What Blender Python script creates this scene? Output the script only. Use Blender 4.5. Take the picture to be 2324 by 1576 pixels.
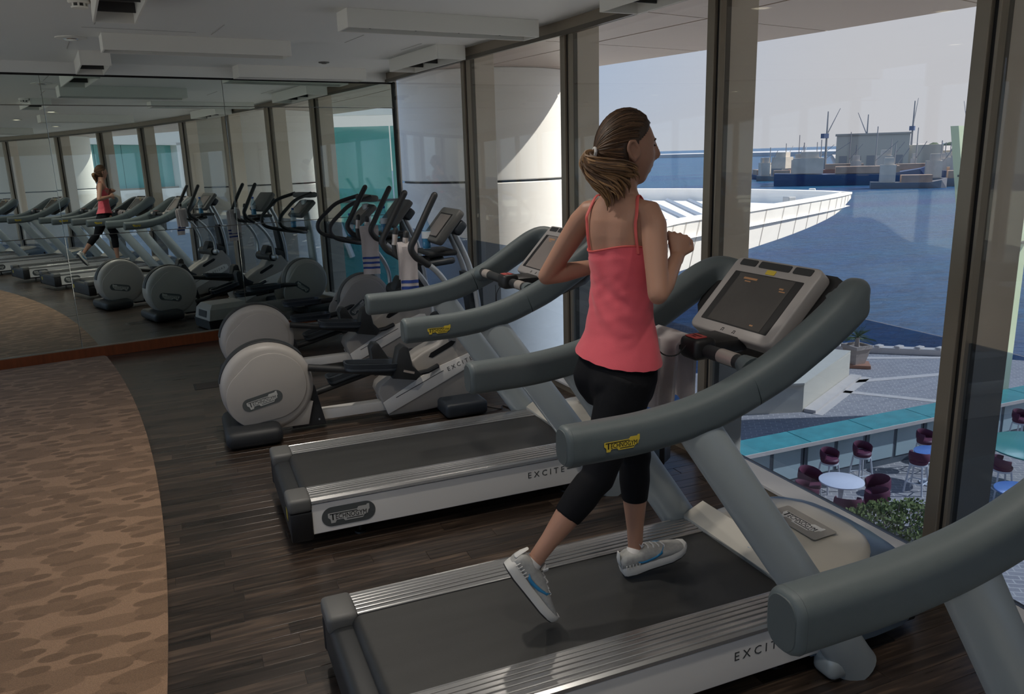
import bpy, bmesh, math, random
from mathutils import Vector, Matrix, noise
random.seed(7)
for o in list(bpy.data.objects): bpy.data.objects.remove(o)
S = bpy.context.scene
COL = S.collection
R = math.radians

# ------------------------------------------------------------------ camera
IMG_W, IMG_H, FPX, CAM_H = 2324., 1576., 1800., 1.72
ROLL, PITCH, YAW = R(1.644), R(13.627), R(22.2)
fw = Vector((math.sin(YAW)*math.cos(PITCH), math.cos(YAW)*math.cos(PITCH), -math.sin(PITCH)))
rt0 = Vector((math.cos(YAW), -math.sin(YAW), 0)); up0 = rt0.cross(fw)
c_, s_ = math.cos(ROLL), math.sin(ROLL)
cr = rt0*c_ - up0*s_; cu = rt0*s_ + up0*c_
cam = bpy.data.cameras.new('camera'); cam.sensor_width = 36.0; cam.lens = FPX/IMG_W*36.0
cam.clip_start = 0.05; cam.clip_end = 20000
camo = bpy.data.objects.new('camera', cam); COL.objects.link(camo)
m = Matrix.Identity(4)
for i in range(3):
    m[i][0] = cr[i]; m[i][1] = cu[i]; m[i][2] = -fw[i]
m[0][3], m[1][3], m[2][3] = 0, 0, CAM_H
camo.matrix_world = m
S.camera = camo

# ------------------------------------------------------------------ sky, sun, exposure
SUN_DIR = Vector((0.88, -0.34, 0.80)).normalized()          # towards the sun
W = bpy.data.worlds.new('sky'); S.world = W; W.use_nodes = True
nt = W.node_tree; nt.nodes.clear()
wo = nt.nodes.new('ShaderNodeOutputWorld'); bg = nt.nodes.new('ShaderNodeBackground')
tcw = nt.nodes.new('ShaderNodeTexCoord'); sx = nt.nodes.new('ShaderNodeSeparateXYZ')
def sky_ramp(stops):
    r = nt.nodes.new('ShaderNodeValToRGB'); e = r.color_ramp.elements; e[0].position = stops[0][0]; e[0].color = (*stops[0][1], 1); e[1].position = stops[-1][0]; e[1].color = (*stops[-1][1], 1)
    for p_, c3 in stops[1:-1]: r.color_ramp.elements.new(p_).color = (*c3, 1)
    nt.links.new(sx.outputs['Z'], r.inputs[0]); return r
nt.links.new(tcw.outputs['Generated'], sx.inputs[0])
clear = sky_ramp([(0, (.44, .50, .60)), (.06, (.38, .47, .63)), (.22, (.30, .43, .66)), (1, (.28, .39, .60))])          # away from the sun
hazy = sky_ramp([(0, (.52, .51, .54)), (.10, (.52, .515, .55)), (.35, (.50, .52, .60)), (1, (.28, .39, .60))])           # towards the sun
dt = nt.nodes.new('ShaderNodeVectorMath'); dt.operation = 'DOT_PRODUCT'; dt.inputs[1].default_value = (SUN_DIR.x/math.hypot(SUN_DIR.x, SUN_DIR.y), SUN_DIR.y/math.hypot(SUN_DIR.x, SUN_DIR.y), 0)
mrk = nt.nodes.new('ShaderNodeMapRange'); mrk.interpolation_type = 'SMOOTHSTEP'; mrk.inputs['From Min'].default_value = -.05; mrk.inputs['From Max'].default_value = .44
mxs = nt.nodes.new('ShaderNodeMix'); mxs.data_type = 'RGBA'
nt.links.new(tcw.outputs['Generated'], dt.inputs[0]); nt.links.new(dt.outputs['Value'], mrk.inputs[0]); nt.links.new(mrk.outputs[0], mxs.inputs[0])
nt.links.new(clear.outputs[0], mxs.inputs[6]); nt.links.new(hazy.outputs[0], mxs.inputs[7])
bg.inputs['Strength'].default_value = 0.86
nt.links.new(mxs.outputs[2], bg.inputs[0]); nt.links.new(bg.outputs[0], wo.inputs[0])
sl = bpy.data.lights.new('sun', 'SUN'); sl.energy = 4.9; sl.angle = R(0.6); sl.color = (1.0, 0.95, 0.88)
slo = bpy.data.objects.new('sun', sl); COL.objects.link(slo)
slo.rotation_euler = SUN_DIR.to_track_quat('Z', 'Y').to_euler(); slo.location = (60, -10, 60)
S.view_settings.view_transform = 'Standard'; S.view_settings.look = 'None'
S.view_settings.exposure = 0.42; S.view_settings.gamma = 1.0; S.view_settings.use_curve_mapping = False

# ------------------------------------------------------------------ materials
MATS = {}
def mat(name, col, rough=0.5, metal=0.0, noise_amt=0.0, noise_scale=20., bump=0.0, bump_scale=200., spec=0.5,
        stretch=None, emit=None, coat=0.0, sheen=0.0, sss=0.0):
    if name in MATS: return MATS[name]
    M = bpy.data.materials.new(name); M.use_nodes = True; n = M.node_tree; b = n.nodes['Principled BSDF']
    b.inputs['Base Color'].default_value = (*col, 1); b.inputs['Roughness'].default_value = rough
    b.inputs['Metallic'].default_value = metal; b.inputs['Specular IOR Level'].default_value = spec
    b.inputs['Coat Weight'].default_value = coat; b.inputs['Sheen Weight'].default_value = sheen
    if sss:
        b.inputs['Subsurface Weight'].default_value = sss; b.inputs['Subsurface Radius'].default_value = (0.012, 0.005, 0.003)
    if emit:
        b.inputs['Emission Color'].default_value = (*emit[0], 1); b.inputs['Emission Strength'].default_value = emit[1]
    if noise_amt or bump:
        tc = n.nodes.new('ShaderNodeTexCoord'); mp = n.nodes.new('ShaderNodeMapping')
        n.links.new(tc.outputs['Object'], mp.inputs[0])
        if stretch: mp.inputs['Scale'].default_value = stretch
    if noise_amt:
        nz = n.nodes.new('ShaderNodeTexNoise'); nz.inputs['Scale'].default_value = noise_scale; nz.inputs['Detail'].default_value = 4
        n.links.new(mp.outputs[0], nz.inputs[0])
        mx = n.nodes.new('ShaderNodeMix'); mx.data_type = 'RGBA'
        lo = [c*(1-noise_amt) for c in col]; hi = [min(1, c*(1+noise_amt)) for c in col]
        mx.inputs[6].default_value = (*lo, 1); mx.inputs[7].default_value = (*hi, 1)
        n.links.new(nz.outputs[0], mx.inputs[0]); n.links.new(mx.outputs[2], b.inputs['Base Color'])
    if bump:
        nb = n.nodes.new('ShaderNodeTexNoise'); nb.inputs['Scale'].default_value = bump_scale; nb.inputs['Detail'].default_value = 3
        n.links.new(mp.outputs[0], nb.inputs[0])
        bp = n.nodes.new('ShaderNodeBump'); bp.inputs['Strength'].default_value = bump; bp.inputs['Distance'].default_value = 0.002
        n.links.new(nb.outputs[0], bp.inputs['Height']); n.links.new(bp.outputs[0], b.inputs['Normal'])
    MATS[name] = M
    return M

def glass_mat(name, tint, refl=1.0, ior=1.5):
    M = bpy.data.materials.new(name); M.use_nodes = True; n = M.node_tree; n.nodes.clear()
    o = n.nodes.new('ShaderNodeOutputMaterial'); t = n.nodes.new('ShaderNodeBsdfTransparent'); g = n.nodes.new('ShaderNodeBsdfGlossy')
    f = n.nodes.new('ShaderNodeLayerWeight'); f.inputs['Blend'].default_value = .5; mx = n.nodes.new('ShaderNodeMixShader')
    pw = n.nodes.new('ShaderNodeMath'); pw.operation = 'POWER'; pw.inputs[1].default_value = 5.0
    mm = n.nodes.new('ShaderNodeMath'); mm.operation = 'MULTIPLY_ADD'; mm.inputs[1].default_value = .85*refl; mm.inputs[2].default_value = .035*refl
    t.inputs[0].default_value = (*tint, 1); g.inputs['Roughness'].default_value = 0.0; g.inputs[0].default_value = (1, 1, 1, 1)
    n.links.new(f.outputs['Facing'], pw.inputs[0]); n.links.new(pw.outputs[0], mm.inputs[0]); n.links.new(mm.outputs[0], mx.inputs[0])
    n.links.new(t.outputs[0], mx.inputs[1]); n.links.new(g.outputs[0], mx.inputs[2]); n.links.new(mx.outputs[0], o.inputs[0])
    MATS[name] = M
    return M

# ------------------------------------------------------------------ mesh helpers
class MB:
    """collects geometry for ONE mesh object"""
    def __init__(s): s.bm = bmesh.new()
    def poly(s, pts):
        return s.bm.faces.new([s.bm.verts.new(p) for p in pts])
    def box(s, c, d, rz=0., bevel=0., rot=None, seg=2):
        t = bmesh.new(); bmesh.ops.create_cube(t, size=1)
        bmesh.ops.scale(t, vec=d, verts=t.verts)
        if bevel: bmesh.ops.bevel(t, geom=list(t.edges), offset=bevel, segments=seg, affect='EDGES', profile=0.5)
        M = Matrix.Translation(c) @ (rot.to_4x4() if rot is not None else Matrix.Rotation(rz, 4, 'Z'))
        return s.add(t, M)
    def add(s, t, M=None):
        mp = {}
        for v in t.verts: mp[v] = s.bm.verts.new(M @ v.co if M is not None else v.co)
        for f in t.faces:
            try:
                nf = s.bm.faces.new([mp[v] for v in f.verts]); nf.smooth = f.smooth
            except ValueError: pass
        t.free(); return s
    def loft(s, rings, closed=True, cap=True):
        """rings: lists of points (same count)"""
        vs = [[s.bm.verts.new(p) for p in r] for r in rings]; n = len(vs[0])
        for a, b in zip(vs[:-1], vs[1:]):
            for i in range(n if closed else n-1):
                j = (i+1) % n
                try: s.bm.faces.new((a[i], a[j], b[j], b[i]))
                except ValueError: pass
        if cap and closed:
            s.bm.faces.new(list(reversed(vs[0]))); s.bm.faces.new(vs[-1])
        return vs
    def prism(s, pts, h, M=None, bevel=0.):
        """polygon in XY extruded along +Z by h"""
        t = bmesh.new(); lo = [t.verts.new((x, y, 0)) for x, y in pts]; hi = [t.verts.new((x, y, h)) for x, y in pts]; n = len(pts)
        t.faces.new(list(reversed(lo))); t.faces.new(hi)
        for i in range(n):
            j = (i+1) % n; t.faces.new((lo[i], lo[j], hi[j], hi[i]))
        bmesh.ops.recalc_face_normals(t, faces=list(t.faces))
        if bevel:
            bmesh.ops.bevel(t, geom=[e for e in t.edges if abs(e.verts[0].co.z-e.verts[1].co.z) < 1e-6], offset=bevel, segments=2, affect='EDGES', profile=.5)
        return s.add(t, M if M is not None else Matrix.Identity(4))
    def tube(s, path, rad, n=12, side=None, cap=True, roundcap=False):
        """rad: number, list, or list of (r_side, r_other)"""
        path = [Vector(p) for p in path]; k = len(path)
        rr = [rad]*k if not isinstance(rad, (list, tuple)) else list(rad)
        rr = [(r, r) if not isinstance(r, (list, tuple)) else r for r in rr]
        if roundcap:
            for end in (0, -1):
                d = (path[0]-path[1]).normalized() if end == 0 else (path[-1]-path[-2]).normalized()
                p, r = path[end], rr[end]; rm = min(r)
                ext = [(p+d*rm*math.sin(a), (r[0]*math.cos(a), r[1]*math.cos(a))) for a in (R(35), R(62), R(82))]
                if end == 0:
                    path = [e[0] for e in reversed(ext)]+path; rr = [e[1] for e in reversed(ext)]+rr
                else:
                    path = path+[e[0] for e in ext]; rr = rr+[e[1] for e in ext]
            k = len(path)
        rings = []; prev = Vector(side).normalized() if side is not None else None
        for i, p in enumerate(path):
            a = path[max(0, i-1)]; b = path[min(k-1, i+1)]; t = (b-a).normalized()
            if prev is None:
                prev = Vector((0, 0, 1)) if abs(t.z) < .9 else Vector((1, 0, 0))
            u = prev - t*prev.dot(t)
            if u.length < 1e-5: u = t.orthogonal()
            u.normalize(); v = t.cross(u)
            if side is None: prev = u
            rings.append([p + u*(rr[i][0]*math.cos(2*math.pi*q/n)) + v*(rr[i][1]*math.sin(2*math.pi*q/n)) for q in range(n)])
        s.loft(rings, True, cap); return s
    def sweep(s, path, sect, side, scales=None, cap=True):
        """section polygon [(u,v)] swept; u along side, v along t x side"""
        path = [Vector(p) for p in path]; k = len(path); rings = []; side = Vector(side).normalized()
        for i, p in enumerate(path):
            t = (path[min(k-1, i+1)]-path[max(0, i-1)]).normalized()
            u = (side - t*side.dot(t)).normalized(); v = t.cross(u)
            sc = scales[i] if scales else (1, 1)
            rings.append([p+u*(a*sc[0])+v*(b*sc[1]) for a, b in sect])
        s.loft(rings, True, cap); return s
    def lathe(s, prof, n=24, M=None):
        """profile [(r,z)]"""
        M = M or Matrix.Identity(4); rings = []
        for r, z in prof:
            rings.append([M @ Vector((r*math.cos(2*math.pi*i/n), r*math.sin(2*math.pi*i/n), z)) for i in range(n)])
        s.loft(rings, True, True); return s
    def mesh(s, name, material=None, smooth=True, angle=40):
        bmesh.ops.recalc_face_normals(s.bm, faces=list(s.bm.faces))
        me = bpy.data.meshes.new(name)
        if smooth:
            for f in s.bm.faces: f.smooth = True
            for e in s.bm.edges:
                if len(e.link_faces) == 2 and e.calc_face_angle(0) > R(angle): e.smooth = False
        s.bm.to_mesh(me); s.bm.free()
        if material is not None: me.materials.append(material)
        return me
    def build(s, name, material, parent=None, smooth=True, angle=40, mtx=None):
        o = bpy.data.objects.new(name, s.mesh(name, material, smooth, angle)); COL.objects.link(o)
        if parent is not None: o.parent = parent
        if mtx is not None: o.matrix_local = mtx
        return o

def rrect(w, h, r, n=5):
    pts = []
    for cx, cy, a0 in ((w/2-r, h/2-r, 0), (-w/2+r, h/2-r, 90), (-w/2+r, -h/2+r, 180), (w/2-r, -h/2+r, 270)):
        for i in range(n+1):
            a = R(a0+90*i/n); pts.append((cx+r*math.cos(a), cy+r*math.sin(a)))
    return pts
def capsule(w, h, n=10): return rrect(w, h, h/2*.999, n)
def catmull(pts, per=6):
    pts = [Vector(p) for p in pts]; out = []
    P = [pts[0]*2-pts[1]]+pts+[pts[-1]*2-pts[-2]]
    for i in range(1, len(P)-2):
        a, b, c, d = P[i-1:i+3]
        for k in range(per):
            t = k/per
            out.append(.5*((2*b)+(c-a)*t+(2*a-5*b+4*c-d)*t*t+(3*b-a-3*c+d)*t**3))
    out.append(pts[-1]); return out
def lerp(a, b, t): return a+(b-a)*t
def interp(tab, x):
    for (x0, y0), (x1, y1) in zip(tab[:-1], tab[1:]):
        if x <= x1: 
            t = max(0, (x-x0)/(x1-x0)); t = t*t*(3-2*t); return y0+(y1-y0)*t
    return tab[-1][1]

def tag(o, label=None, cat=None, group=None, kind=None):
    if label: o['label'] = label
    if cat: o['category'] = cat
    if group: o['group'] = group
    if kind: o['kind'] = kind
    return o
def empty(name, loc=(0, 0, 0), rz=0., parent=None):
    o = bpy.data.objects.new(name, None); COL.objects.link(o); o.location = loc; o.rotation_euler = (0, 0, rz)
    o.empty_display_size = .1
    if parent is not None: o.parent = parent
    return o
def thing(name, label, cat, loc=(0, 0, 0), rz=0., group=None):
    return tag(empty(name, loc, rz), label, cat, group)
def struct(o): o['kind'] = 'structure'; return o
def inst(name, me, parent, mtx):
    o = bpy.data.objects.new(name, me); COL.objects.link(o)
    if parent is not None: o.parent = parent
    o.matrix_local = mtx; return o
def copy_tree(o, parent=None):
    c = o.copy(); COL.objects.link(c)
    if parent is not None:
        ml = o.matrix_local.copy(); c.parent = parent; c.matrix_local = ml
    for ch in list(KIDS.get(o.name, [])) or list(o.children): copy_tree(ch, c)
    return c
KIDS = {}
TEXT_CACHE = {}
def text_mesh(txt, width, mtl, depth=.0012, spacing=1.0, height=None):
    key = (txt, width, mtl.name, spacing)
    if key in TEXT_CACHE: return TEXT_CACHE[key]
    cv = bpy.data.curves.new('lettering', 'FONT'); cv.body = txt; cv.size = 1; cv.extrude = 0; cv.space_character = spacing; cv.resolution_u = 2
    cv.align_x = 'CENTER'; cv.align_y = 'CENTER'
    o = bpy.data.objects.new('lettering', cv); COL.objects.link(o)
    bpy.context.view_layer.update()
    me = bpy.data.meshes.new_from_object(o.evaluated_get(bpy.context.evaluated_depsgraph_get()))
    bpy.data.objects.remove(o); bpy.data.curves.remove(cv)
    xs = [v.co.x for v in me.vertices]; ys = [v.co.y for v in me.vertices]
    sc = width/(max(xs)-min(xs)); sy = sc if height is None else height/(max(ys)-min(ys))
    cx, cy = (max(xs)+min(xs))/2, (max(ys)+min(ys))/2
    for v in me.vertices: v.co = Vector(((v.co.x-cx)*sc, (v.co.y-cy)*sy, 0))
    bm = bmesh.new(); bm.from_mesh(me)
    r = bmesh.ops.extrude_face_region(bm, geom=list(bm.faces))
    bmesh.ops.translate(bm, vec=(0, 0, depth), verts=[v for v in r['geom'] if isinstance(v, bmesh.types.BMVert)])
    bmesh.ops.recalc_face_normals(bm, faces=list(bm.faces)); bm.to_mesh(me); bm.free()
    me.name = 'lettering'; me.materials.clear(); me.materials.append(mtl)
    TEXT_CACHE[key] = me
    return me
PLATE = [(0, .235), (.015, .255), (.70, .255), (.735, .305), (.93, .305), (.945, .335), (1, .335), (1, .20), (.975, .185), (.955, .10), (.87, .075),
         (.83, .01), (.40, .01), (.36, .065), (.20, .065), (.165, .0), (.065, .0), (.055, .10), (0, .15)]
def emblem(parent, mtx, w, plate, ink, name='emblem'):
    """brand plate: notched outline with lettering, w metres wide, lying in local XY facing +Z"""
    key = ('plate', w, plate.name)
    if key not in TEXT_CACHE:
        b = MB(); b.prism([((x-.5)*w, (y-.16)*w) for x, y in PLATE], .0012); TEXT_CACHE[key] = b.mesh('emblem', plate, False)
    o = inst(name, TEXT_CACHE[key], parent, mtx)
    T = lambda x, y: mtx @ Matrix.Translation((x*w, y*w, .0012))
    tm = text_mesh('ECHNOGYM', w*.74, ink, .0006, height=w*.125)
    inst('lettering', tm, parent, T(.055, -.012))
    key = ('tbar', w, ink.name)
    if key not in TEXT_CACHE:
        b = MB()
        for cx, cy, dx, dy in ((-.13, .068, .66, .020), (-.385, -.010, .034, .15), (.14, -.105, .40, .018)):
            b.box((cx*w, cy*w, .0003), (dx*w, dy*w, .0006))
        TEXT_CACHE[key] = b.mesh('lettering_bar', ink, False)
    inst('lettering_bar', TEXT_CACHE[key], parent, T(0, 0))
    return o
def frame(origin, x, y):
    """matrix whose local X,Y follow x,y (Z = x cross y)"""
    x = Vector(x).normalized(); y = Vector(y); y = (y-x*y.dot(x)).normalized(); z = x.cross(y)
    M = Matrix.Identity(4)
    for i in range(3): M[i][0], M[i][1], M[i][2], M[i][3] = x[i], y[i], z[i], origin[i]
    return M
# ================================================================== THE ROOM
CEIL = 2.60; HDR = 2.52; SILL = 0.06; BAND = 0.98
FAC = [(2.266, 8.70), (2.428, 6.80), (2.628, 5.255), (2.722, 3.68), (2.702, 2.09), (2.594, .49), (2.383, -1.083), (2.067, -2.672),
       (1.512, -4.194), (.952, -5.714), (.22, -7.16), (-.62, -8.55)]
FACV = [Vector((x, y, 0)) for x, y in FAC]
MA = R(11); MC = Vector((2.266, 8.70, 0)); MD = Vector((math.cos(MA), math.sin(MA), 0)); MN = Vector((math.sin(MA), -math.cos(MA), 0))  # MN faces the room
XL, YB = -2.5, -9.0

# ---- surface materials
def wood_floor(name, bricks):
    M = bpy.data.materials.new(name); M.use_nodes = True; n = M.node_tree; b = n.nodes['Principled BSDF']; L = n.links.new
    tc = n.nodes.new('ShaderNodeTexCoord'); mp = n.nodes.new('ShaderNodeMapping'); oi = n.nodes.new('ShaderNodeObjectInfo')
    if bricks:
        src = tc.outputs['Object']
    else:
        va = n.nodes.new('ShaderNodeVectorMath'); va.operation = 'ADD'; cb = n.nodes.new('ShaderNodeCombineXYZ'); ml = n.nodes.new('ShaderNodeMath')
        ml.operation = 'MULTIPLY'; ml.inputs[1].default_value = 60; L(oi.outputs['Random'], ml.inputs[0]); L(ml.outputs[0], cb.inputs[0]); L(ml.outputs[0], cb.inputs[1])
        L(tc.outputs['Object'], va.inputs[0]); L(cb.outputs[0], va.inputs[1]); src = va.outputs[0]
    mp.inputs['Scale'].default_value = (1.3, 22, 1); L(src, mp.inputs[0])
    nz = n.nodes.new('ShaderNodeTexNoise'); nz.inputs['Scale'].default_value = 2.2; nz.inputs['Detail'].default_value = 7; nz.inputs['Distortion'].default_value = .6
    L(mp.outputs[0], nz.inputs[0])
    cr_ = n.nodes.new('ShaderNodeValToRGB'); e = cr_.color_ramp.elements
    e[0].position = .30; e[0].color = (.018, .013, .010, 1); e[1].position = .72; e[1].color = (.105, .070, .047, 1)
    k = cr_.color_ramp.elements.new(.52); k.color = (.045, .031, .023, 1)
    k = cr_.color_ramp.elements.new(.80); k.color = (.20, .135, .085, 1)
    L(nz.outputs[0], cr_.inputs[0])
    hs = n.nodes.new('ShaderNodeMix'); hs.data_type = 'RGBA'; hs.blend_type = 'MULTIPLY'; hs.inputs[0].default_value = 1
    L(cr_.outputs[0], hs.inputs[6])
    tone = n.nodes.new('ShaderNodeMapRange'); tone.inputs['To Min'].default_value = .55; tone.inputs['To Max'].default_value = 1.55
    if bricks:
        br = n.nodes.new('ShaderNodeTexBrick'); br.inputs['Scale'].default_value = 1; br.inputs['Brick Width'].default_value = .95; br.inputs['Row Height'].default_value = .08
        br.inputs['Mortar Size'].default_value = .0012; br.inputs['Color1'].default_value = (0, 0, 0, 1); br.inputs['Color2'].default_value = (1, 1, 1, 1); br.inputs['Mortar'].default_value = (0, 0, 0, 1)
        br.offset = .37; L(tc.outputs['Object'], br.inputs[0]); L(br.outputs[0], tone.inputs[0])
    else: L(oi.outputs['Random'], tone.inputs[0])
    L(tone.outputs[0], hs.inputs[7]); L(hs.outputs[2], b.inputs['Base Color'])
    rr = n.nodes.new('ShaderNodeMapRange'); rr.inputs['To Min'].default_value = .22; rr.inputs['To Max'].default_value = .38
    L(nz.outputs[0], rr.inputs[0]); L(rr.outputs[0], b.inputs['Roughness']); b.inputs['Coat Weight'].default_value = .35; b.inputs['Coat Roughness'].default_value = .22
    bp = n.nodes.new('ShaderNodeBump'); bp.inputs['Strength'].default_value = .18; bp.inputs['Distance'].default_value = .002
    L(nz.outputs[0], bp.inputs['Height']); L(bp.outputs[0], b.inputs['Normal'])
    MATS[name] = M; return M
def carpet_mat():
    M = bpy.data.materials.new('carpet'); M.use_nodes = True; n = M.node_tree; b = n.nodes['Principled BSDF']; L = n.links.new
    tc = n.nodes.new('ShaderNodeTexCoord'); fac = None
    cols = [(.32, .198, .118), (.245, .150, .088), (.185, .112, .064)]
    prev = None
    for i, (sc, rot, thr, col) in enumerate((((3.6, 8.6, 1), 14, .40, cols[1]), ((5.6, 11.5, 1), -9, .30, cols[2]), ((3.1, 7.0, 1), 5, .30, (.218, .133, .077)))):
        mp = n.nodes.new('ShaderNodeMapping'); mp.inputs['Scale'].default_value = sc; mp.inputs['Rotation'].default_value = (0, 0, R(rot)); mp.inputs['Location'].default_value = (i*3.7, i*1.3, 0)
        L(tc.outputs['Object'], mp.inputs[0])
        vo = n.nodes.new('ShaderNodeTexVoronoi'); vo.voronoi_dimensions = '2D'; vo.inputs['Scale'].default_value = 1; vo.inputs['Randomness'].default_value = .85
        L(mp.outputs[0], vo.inputs[0])
        lt = n.nodes.new('ShaderNodeMapRange'); lt.inputs['From Min'].default_value = thr-.015; lt.inputs['From Max'].default_value = thr+.015
        lt.inputs['To Min'].default_value = 1; lt.inputs['To Max'].default_value = 0; L(vo.outputs['Distance'], lt.inputs[0])
        mx = n.nodes.new('ShaderNodeMix'); mx.data_type = 'RGBA'; L(lt.outputs[0], mx.inputs[0])
        if prev is None: mx.inputs[6].default_value = (*cols[0], 1)
        else: L(prev, mx.inputs[6])
        mx.inputs[7].default_value = (*col, 1); prev = mx.outputs[2]
    nz = n.nodes.new('ShaderNodeTexNoise'); nz.inputs['Scale'].default_value = 260; nz.inputs['Detail'].default_value = 2; L(tc.outputs['Object'], nz.inputs[0])
    mr = n.nodes.new('ShaderNodeMapRange'); mr.inputs['From Min'].default_value = .3; mr.inputs['From Max'].default_value = .7; mr.inputs['To Min'].default_value = .80; mr.inputs['To Max'].default_value = 1.2; L(nz.outputs[0], mr.inputs[0])
    mu = n.nodes.new('ShaderNodeMix'); mu.data_type = 'RGBA'; mu.blend_type = 'MULTIPLY'; mu.inputs[0].default_value = 1; L(prev, mu.inputs[6]); L(mr.outputs[0], mu.inputs[7])
    L(mu.outputs[2], b.inputs['Base Color']); b.inputs['Roughness'].default_value = .95; b.inputs['Specular IOR Level'].default_value = .1; b.inputs['Sheen Weight'].default_value = .15
    bp = n.nodes.new('ShaderNodeBump'); bp.inputs['Strength'].default_value = .7; bp.inputs['Distance'].default_value = .004; L(nz.outputs[0], bp.inputs['Height']); L(bp.outputs[0], b.inputs['Normal'])
    return M
M_FLOOR = wood_floor('wood_floor', True); M_PLANK = wood_floor('wood_plank', False); M_CARPET = carpet_mat()
M_CEIL = mat('ceiling_paint', (.80, .81, .79), .7, noise_amt=.02, noise_scale=1.5)
M_WALL = mat('wall_paint', (.62, .58, .52), .7)
M_FRAME = mat('window_frame', (.30, .255, .20), .38, .35, noise_amt=.04, noise_scale=8)
M_FRAMED = mat('window_frame_dark', (.12, .105, .085), .4, .3)
M_GASKET = mat('black_gasket', (.008, .008, .009), .6)
M_FIN = mat('facade_fin', (.66, .58, .48), .5, noise_amt=.05, noise_scale=3)
M_SILL = mat('sill_paint', (.78, .77, .76), .45)
M_GLASS = glass_mat('window_glass', (.955, .965, .96))
M_GLASSLOW = glass_mat('window_film', (.52, .59, .68))
M_MIRROR = mat('mirror_silver', (.80, .88, .84), .0, 1.0)
M_MEDGE = mat('mirror_edge', (.12, .16, .15), .3)
M_BASE = mat('red_wood_base', (.21, .055, .018), .35, noise_amt=.45, noise_scale=3, stretch=(9, 9, 1))
M_BLACK = mat('black_shadow_gap', (.006, .006, .006), .8)

# ---- floor with its boards
fl = MB(); pts = [(XL, YB)]+[(x+.01, y) for x, y in reversed(FAC)]+[(MC.x-(MC.x-XL)/math.cos(MA)*math.cos(MA), MC.y-(MC.x-XL)*math.tan(MA))]
pts[1] = (pts[1][0], YB)
FLOOR_POLY = pts
fl.prism(pts, .2, Matrix.Translation((0, 0, -.2)))
floor = struct(fl.build('floor', M_FLOOR, smooth=False))
plank_me = {}
def edge_x(y): return -.222-.0203*(y-2.8)**2      # carpet edge follows the window line
def fac_x(y):
    for (x0, y0), (x1, y1) in zip(FAC[:-1], FAC[1:]):
        if y1 <= y <= y0: return lerp(x1, x0, (y-y1)/(y0-y1))
    return FAC[0][0]
row = 0; y = 1.28
while y < 5.3:
    x = edge_x(y)-.25-random.random()*.7
    while x < fac_x(y)-.10:
        ln = random.choice((.58, .78, .95, 1.18)); x1 = min(x+ln, fac_x(y)-.10)
        if x1-x > .2:
            k = round(x1-x, 2)
            if k not in plank_me:
                b = MB(); b.box((0, 0, 0), (k-.0015, .0785, .003), bevel=.0008, seg=1); plank_me[k] = b.mesh('floor_board', M_PLANK, False)
            inst('floor_board', plank_me[k], floor, Matrix.Translation(((x+x1)/2, y, .0008)))
        x += ln
    y += .08
# ---- carpet
cp = MB(); pts = [(XL+.02, YB+.02)]
yy = YB+.05
while yy < 8.1: pts.append((edge_x(yy), yy)); yy += .15
ex = edge_x(8.15)
pts.append((ex, MC.y+(ex-MC.x)*math.tan(MA)-.03)); pts.append((XL+.02, MC.y+(XL-MC.x)*math.tan(MA)-.03))
cp.prism(pts, .014, Matrix.Translation((0, 0, .0005)))
carpet = tag(cp.build('floor_carpet', M_CARPET, smooth=False), kind='structure')
# ---- ceiling
ce = MB(); ce.prism(FLOOR_POLY, .15, Matrix.Translation((0, 0, CEIL)))
ceiling = struct(ce.build('ceiling', M_CEIL, smooth=False))
# fine joints of the ceiling hatches
M_JOINT = mat('ceiling_joint', (.45, .45, .44), .8)
for (cx, cy, rz, ln) in ((-.33, 5.75, 98, .45), (.38, 6.05, 98, .45), (1.36, 6.3, 98, .42), (1.90, 6.65, 98, .42), (-.62, 7.0, 98, .4), (-.1, 6.15, 8, .7)):
    b = MB(); b.box((0, 0, 0), (ln, .006, .003)); b.build('ceiling_joint', M_JOINT, ceiling, False, mtx=Matrix.Translation((cx, cy, CEIL-.0008)) @ Matrix.Rotation(R(rz), 4, 'Z'))
# ---- walls behind the camera
b = MB(); b.box((-1.4, YB-.1, 1.3), (3.2, .2, 2.7)); struct(b.build('wall_back', M_WALL, smooth=False))
wl = struct(empty('wall_left_added', (XL, -1, 0)))  # glazed side, out of view, added to let more daylight into the room
b = MB(); b.box((-.1, 0, .06), (.2, 16.2, .12)); b.build('lower_wall', M_WALL, wl, False)
b = MB(); b.box((-.1, 0, 2.48), (.2, 16.2, .26)); b.build('upper_wall', M_WALL, wl, False)
for i in range(9):
    b = MB(); b.box((-.05, -8+i*2, 1.235), (.10, .10, 2.23)); b.build('mullion', M_FRAME, wl, False)
for i in range(8):
    b = MB(); b.box((-.05, -7+i*2, 1.235), (.012, 1.9, 2.23)); b.build('pane', M_GLASS, wl, False)

b = MB(); b.box((XL-10.2, -1, -.2), (20, 40, .3)); struct(b.build('ground_bounce_added', mat('bounce_ground_sand', (.72, .66, .56), .85, noise_amt=.1, noise_scale=2), smooth=False))  # unseen pale ground, added to bounce sunlight in through the left glazing
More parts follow.
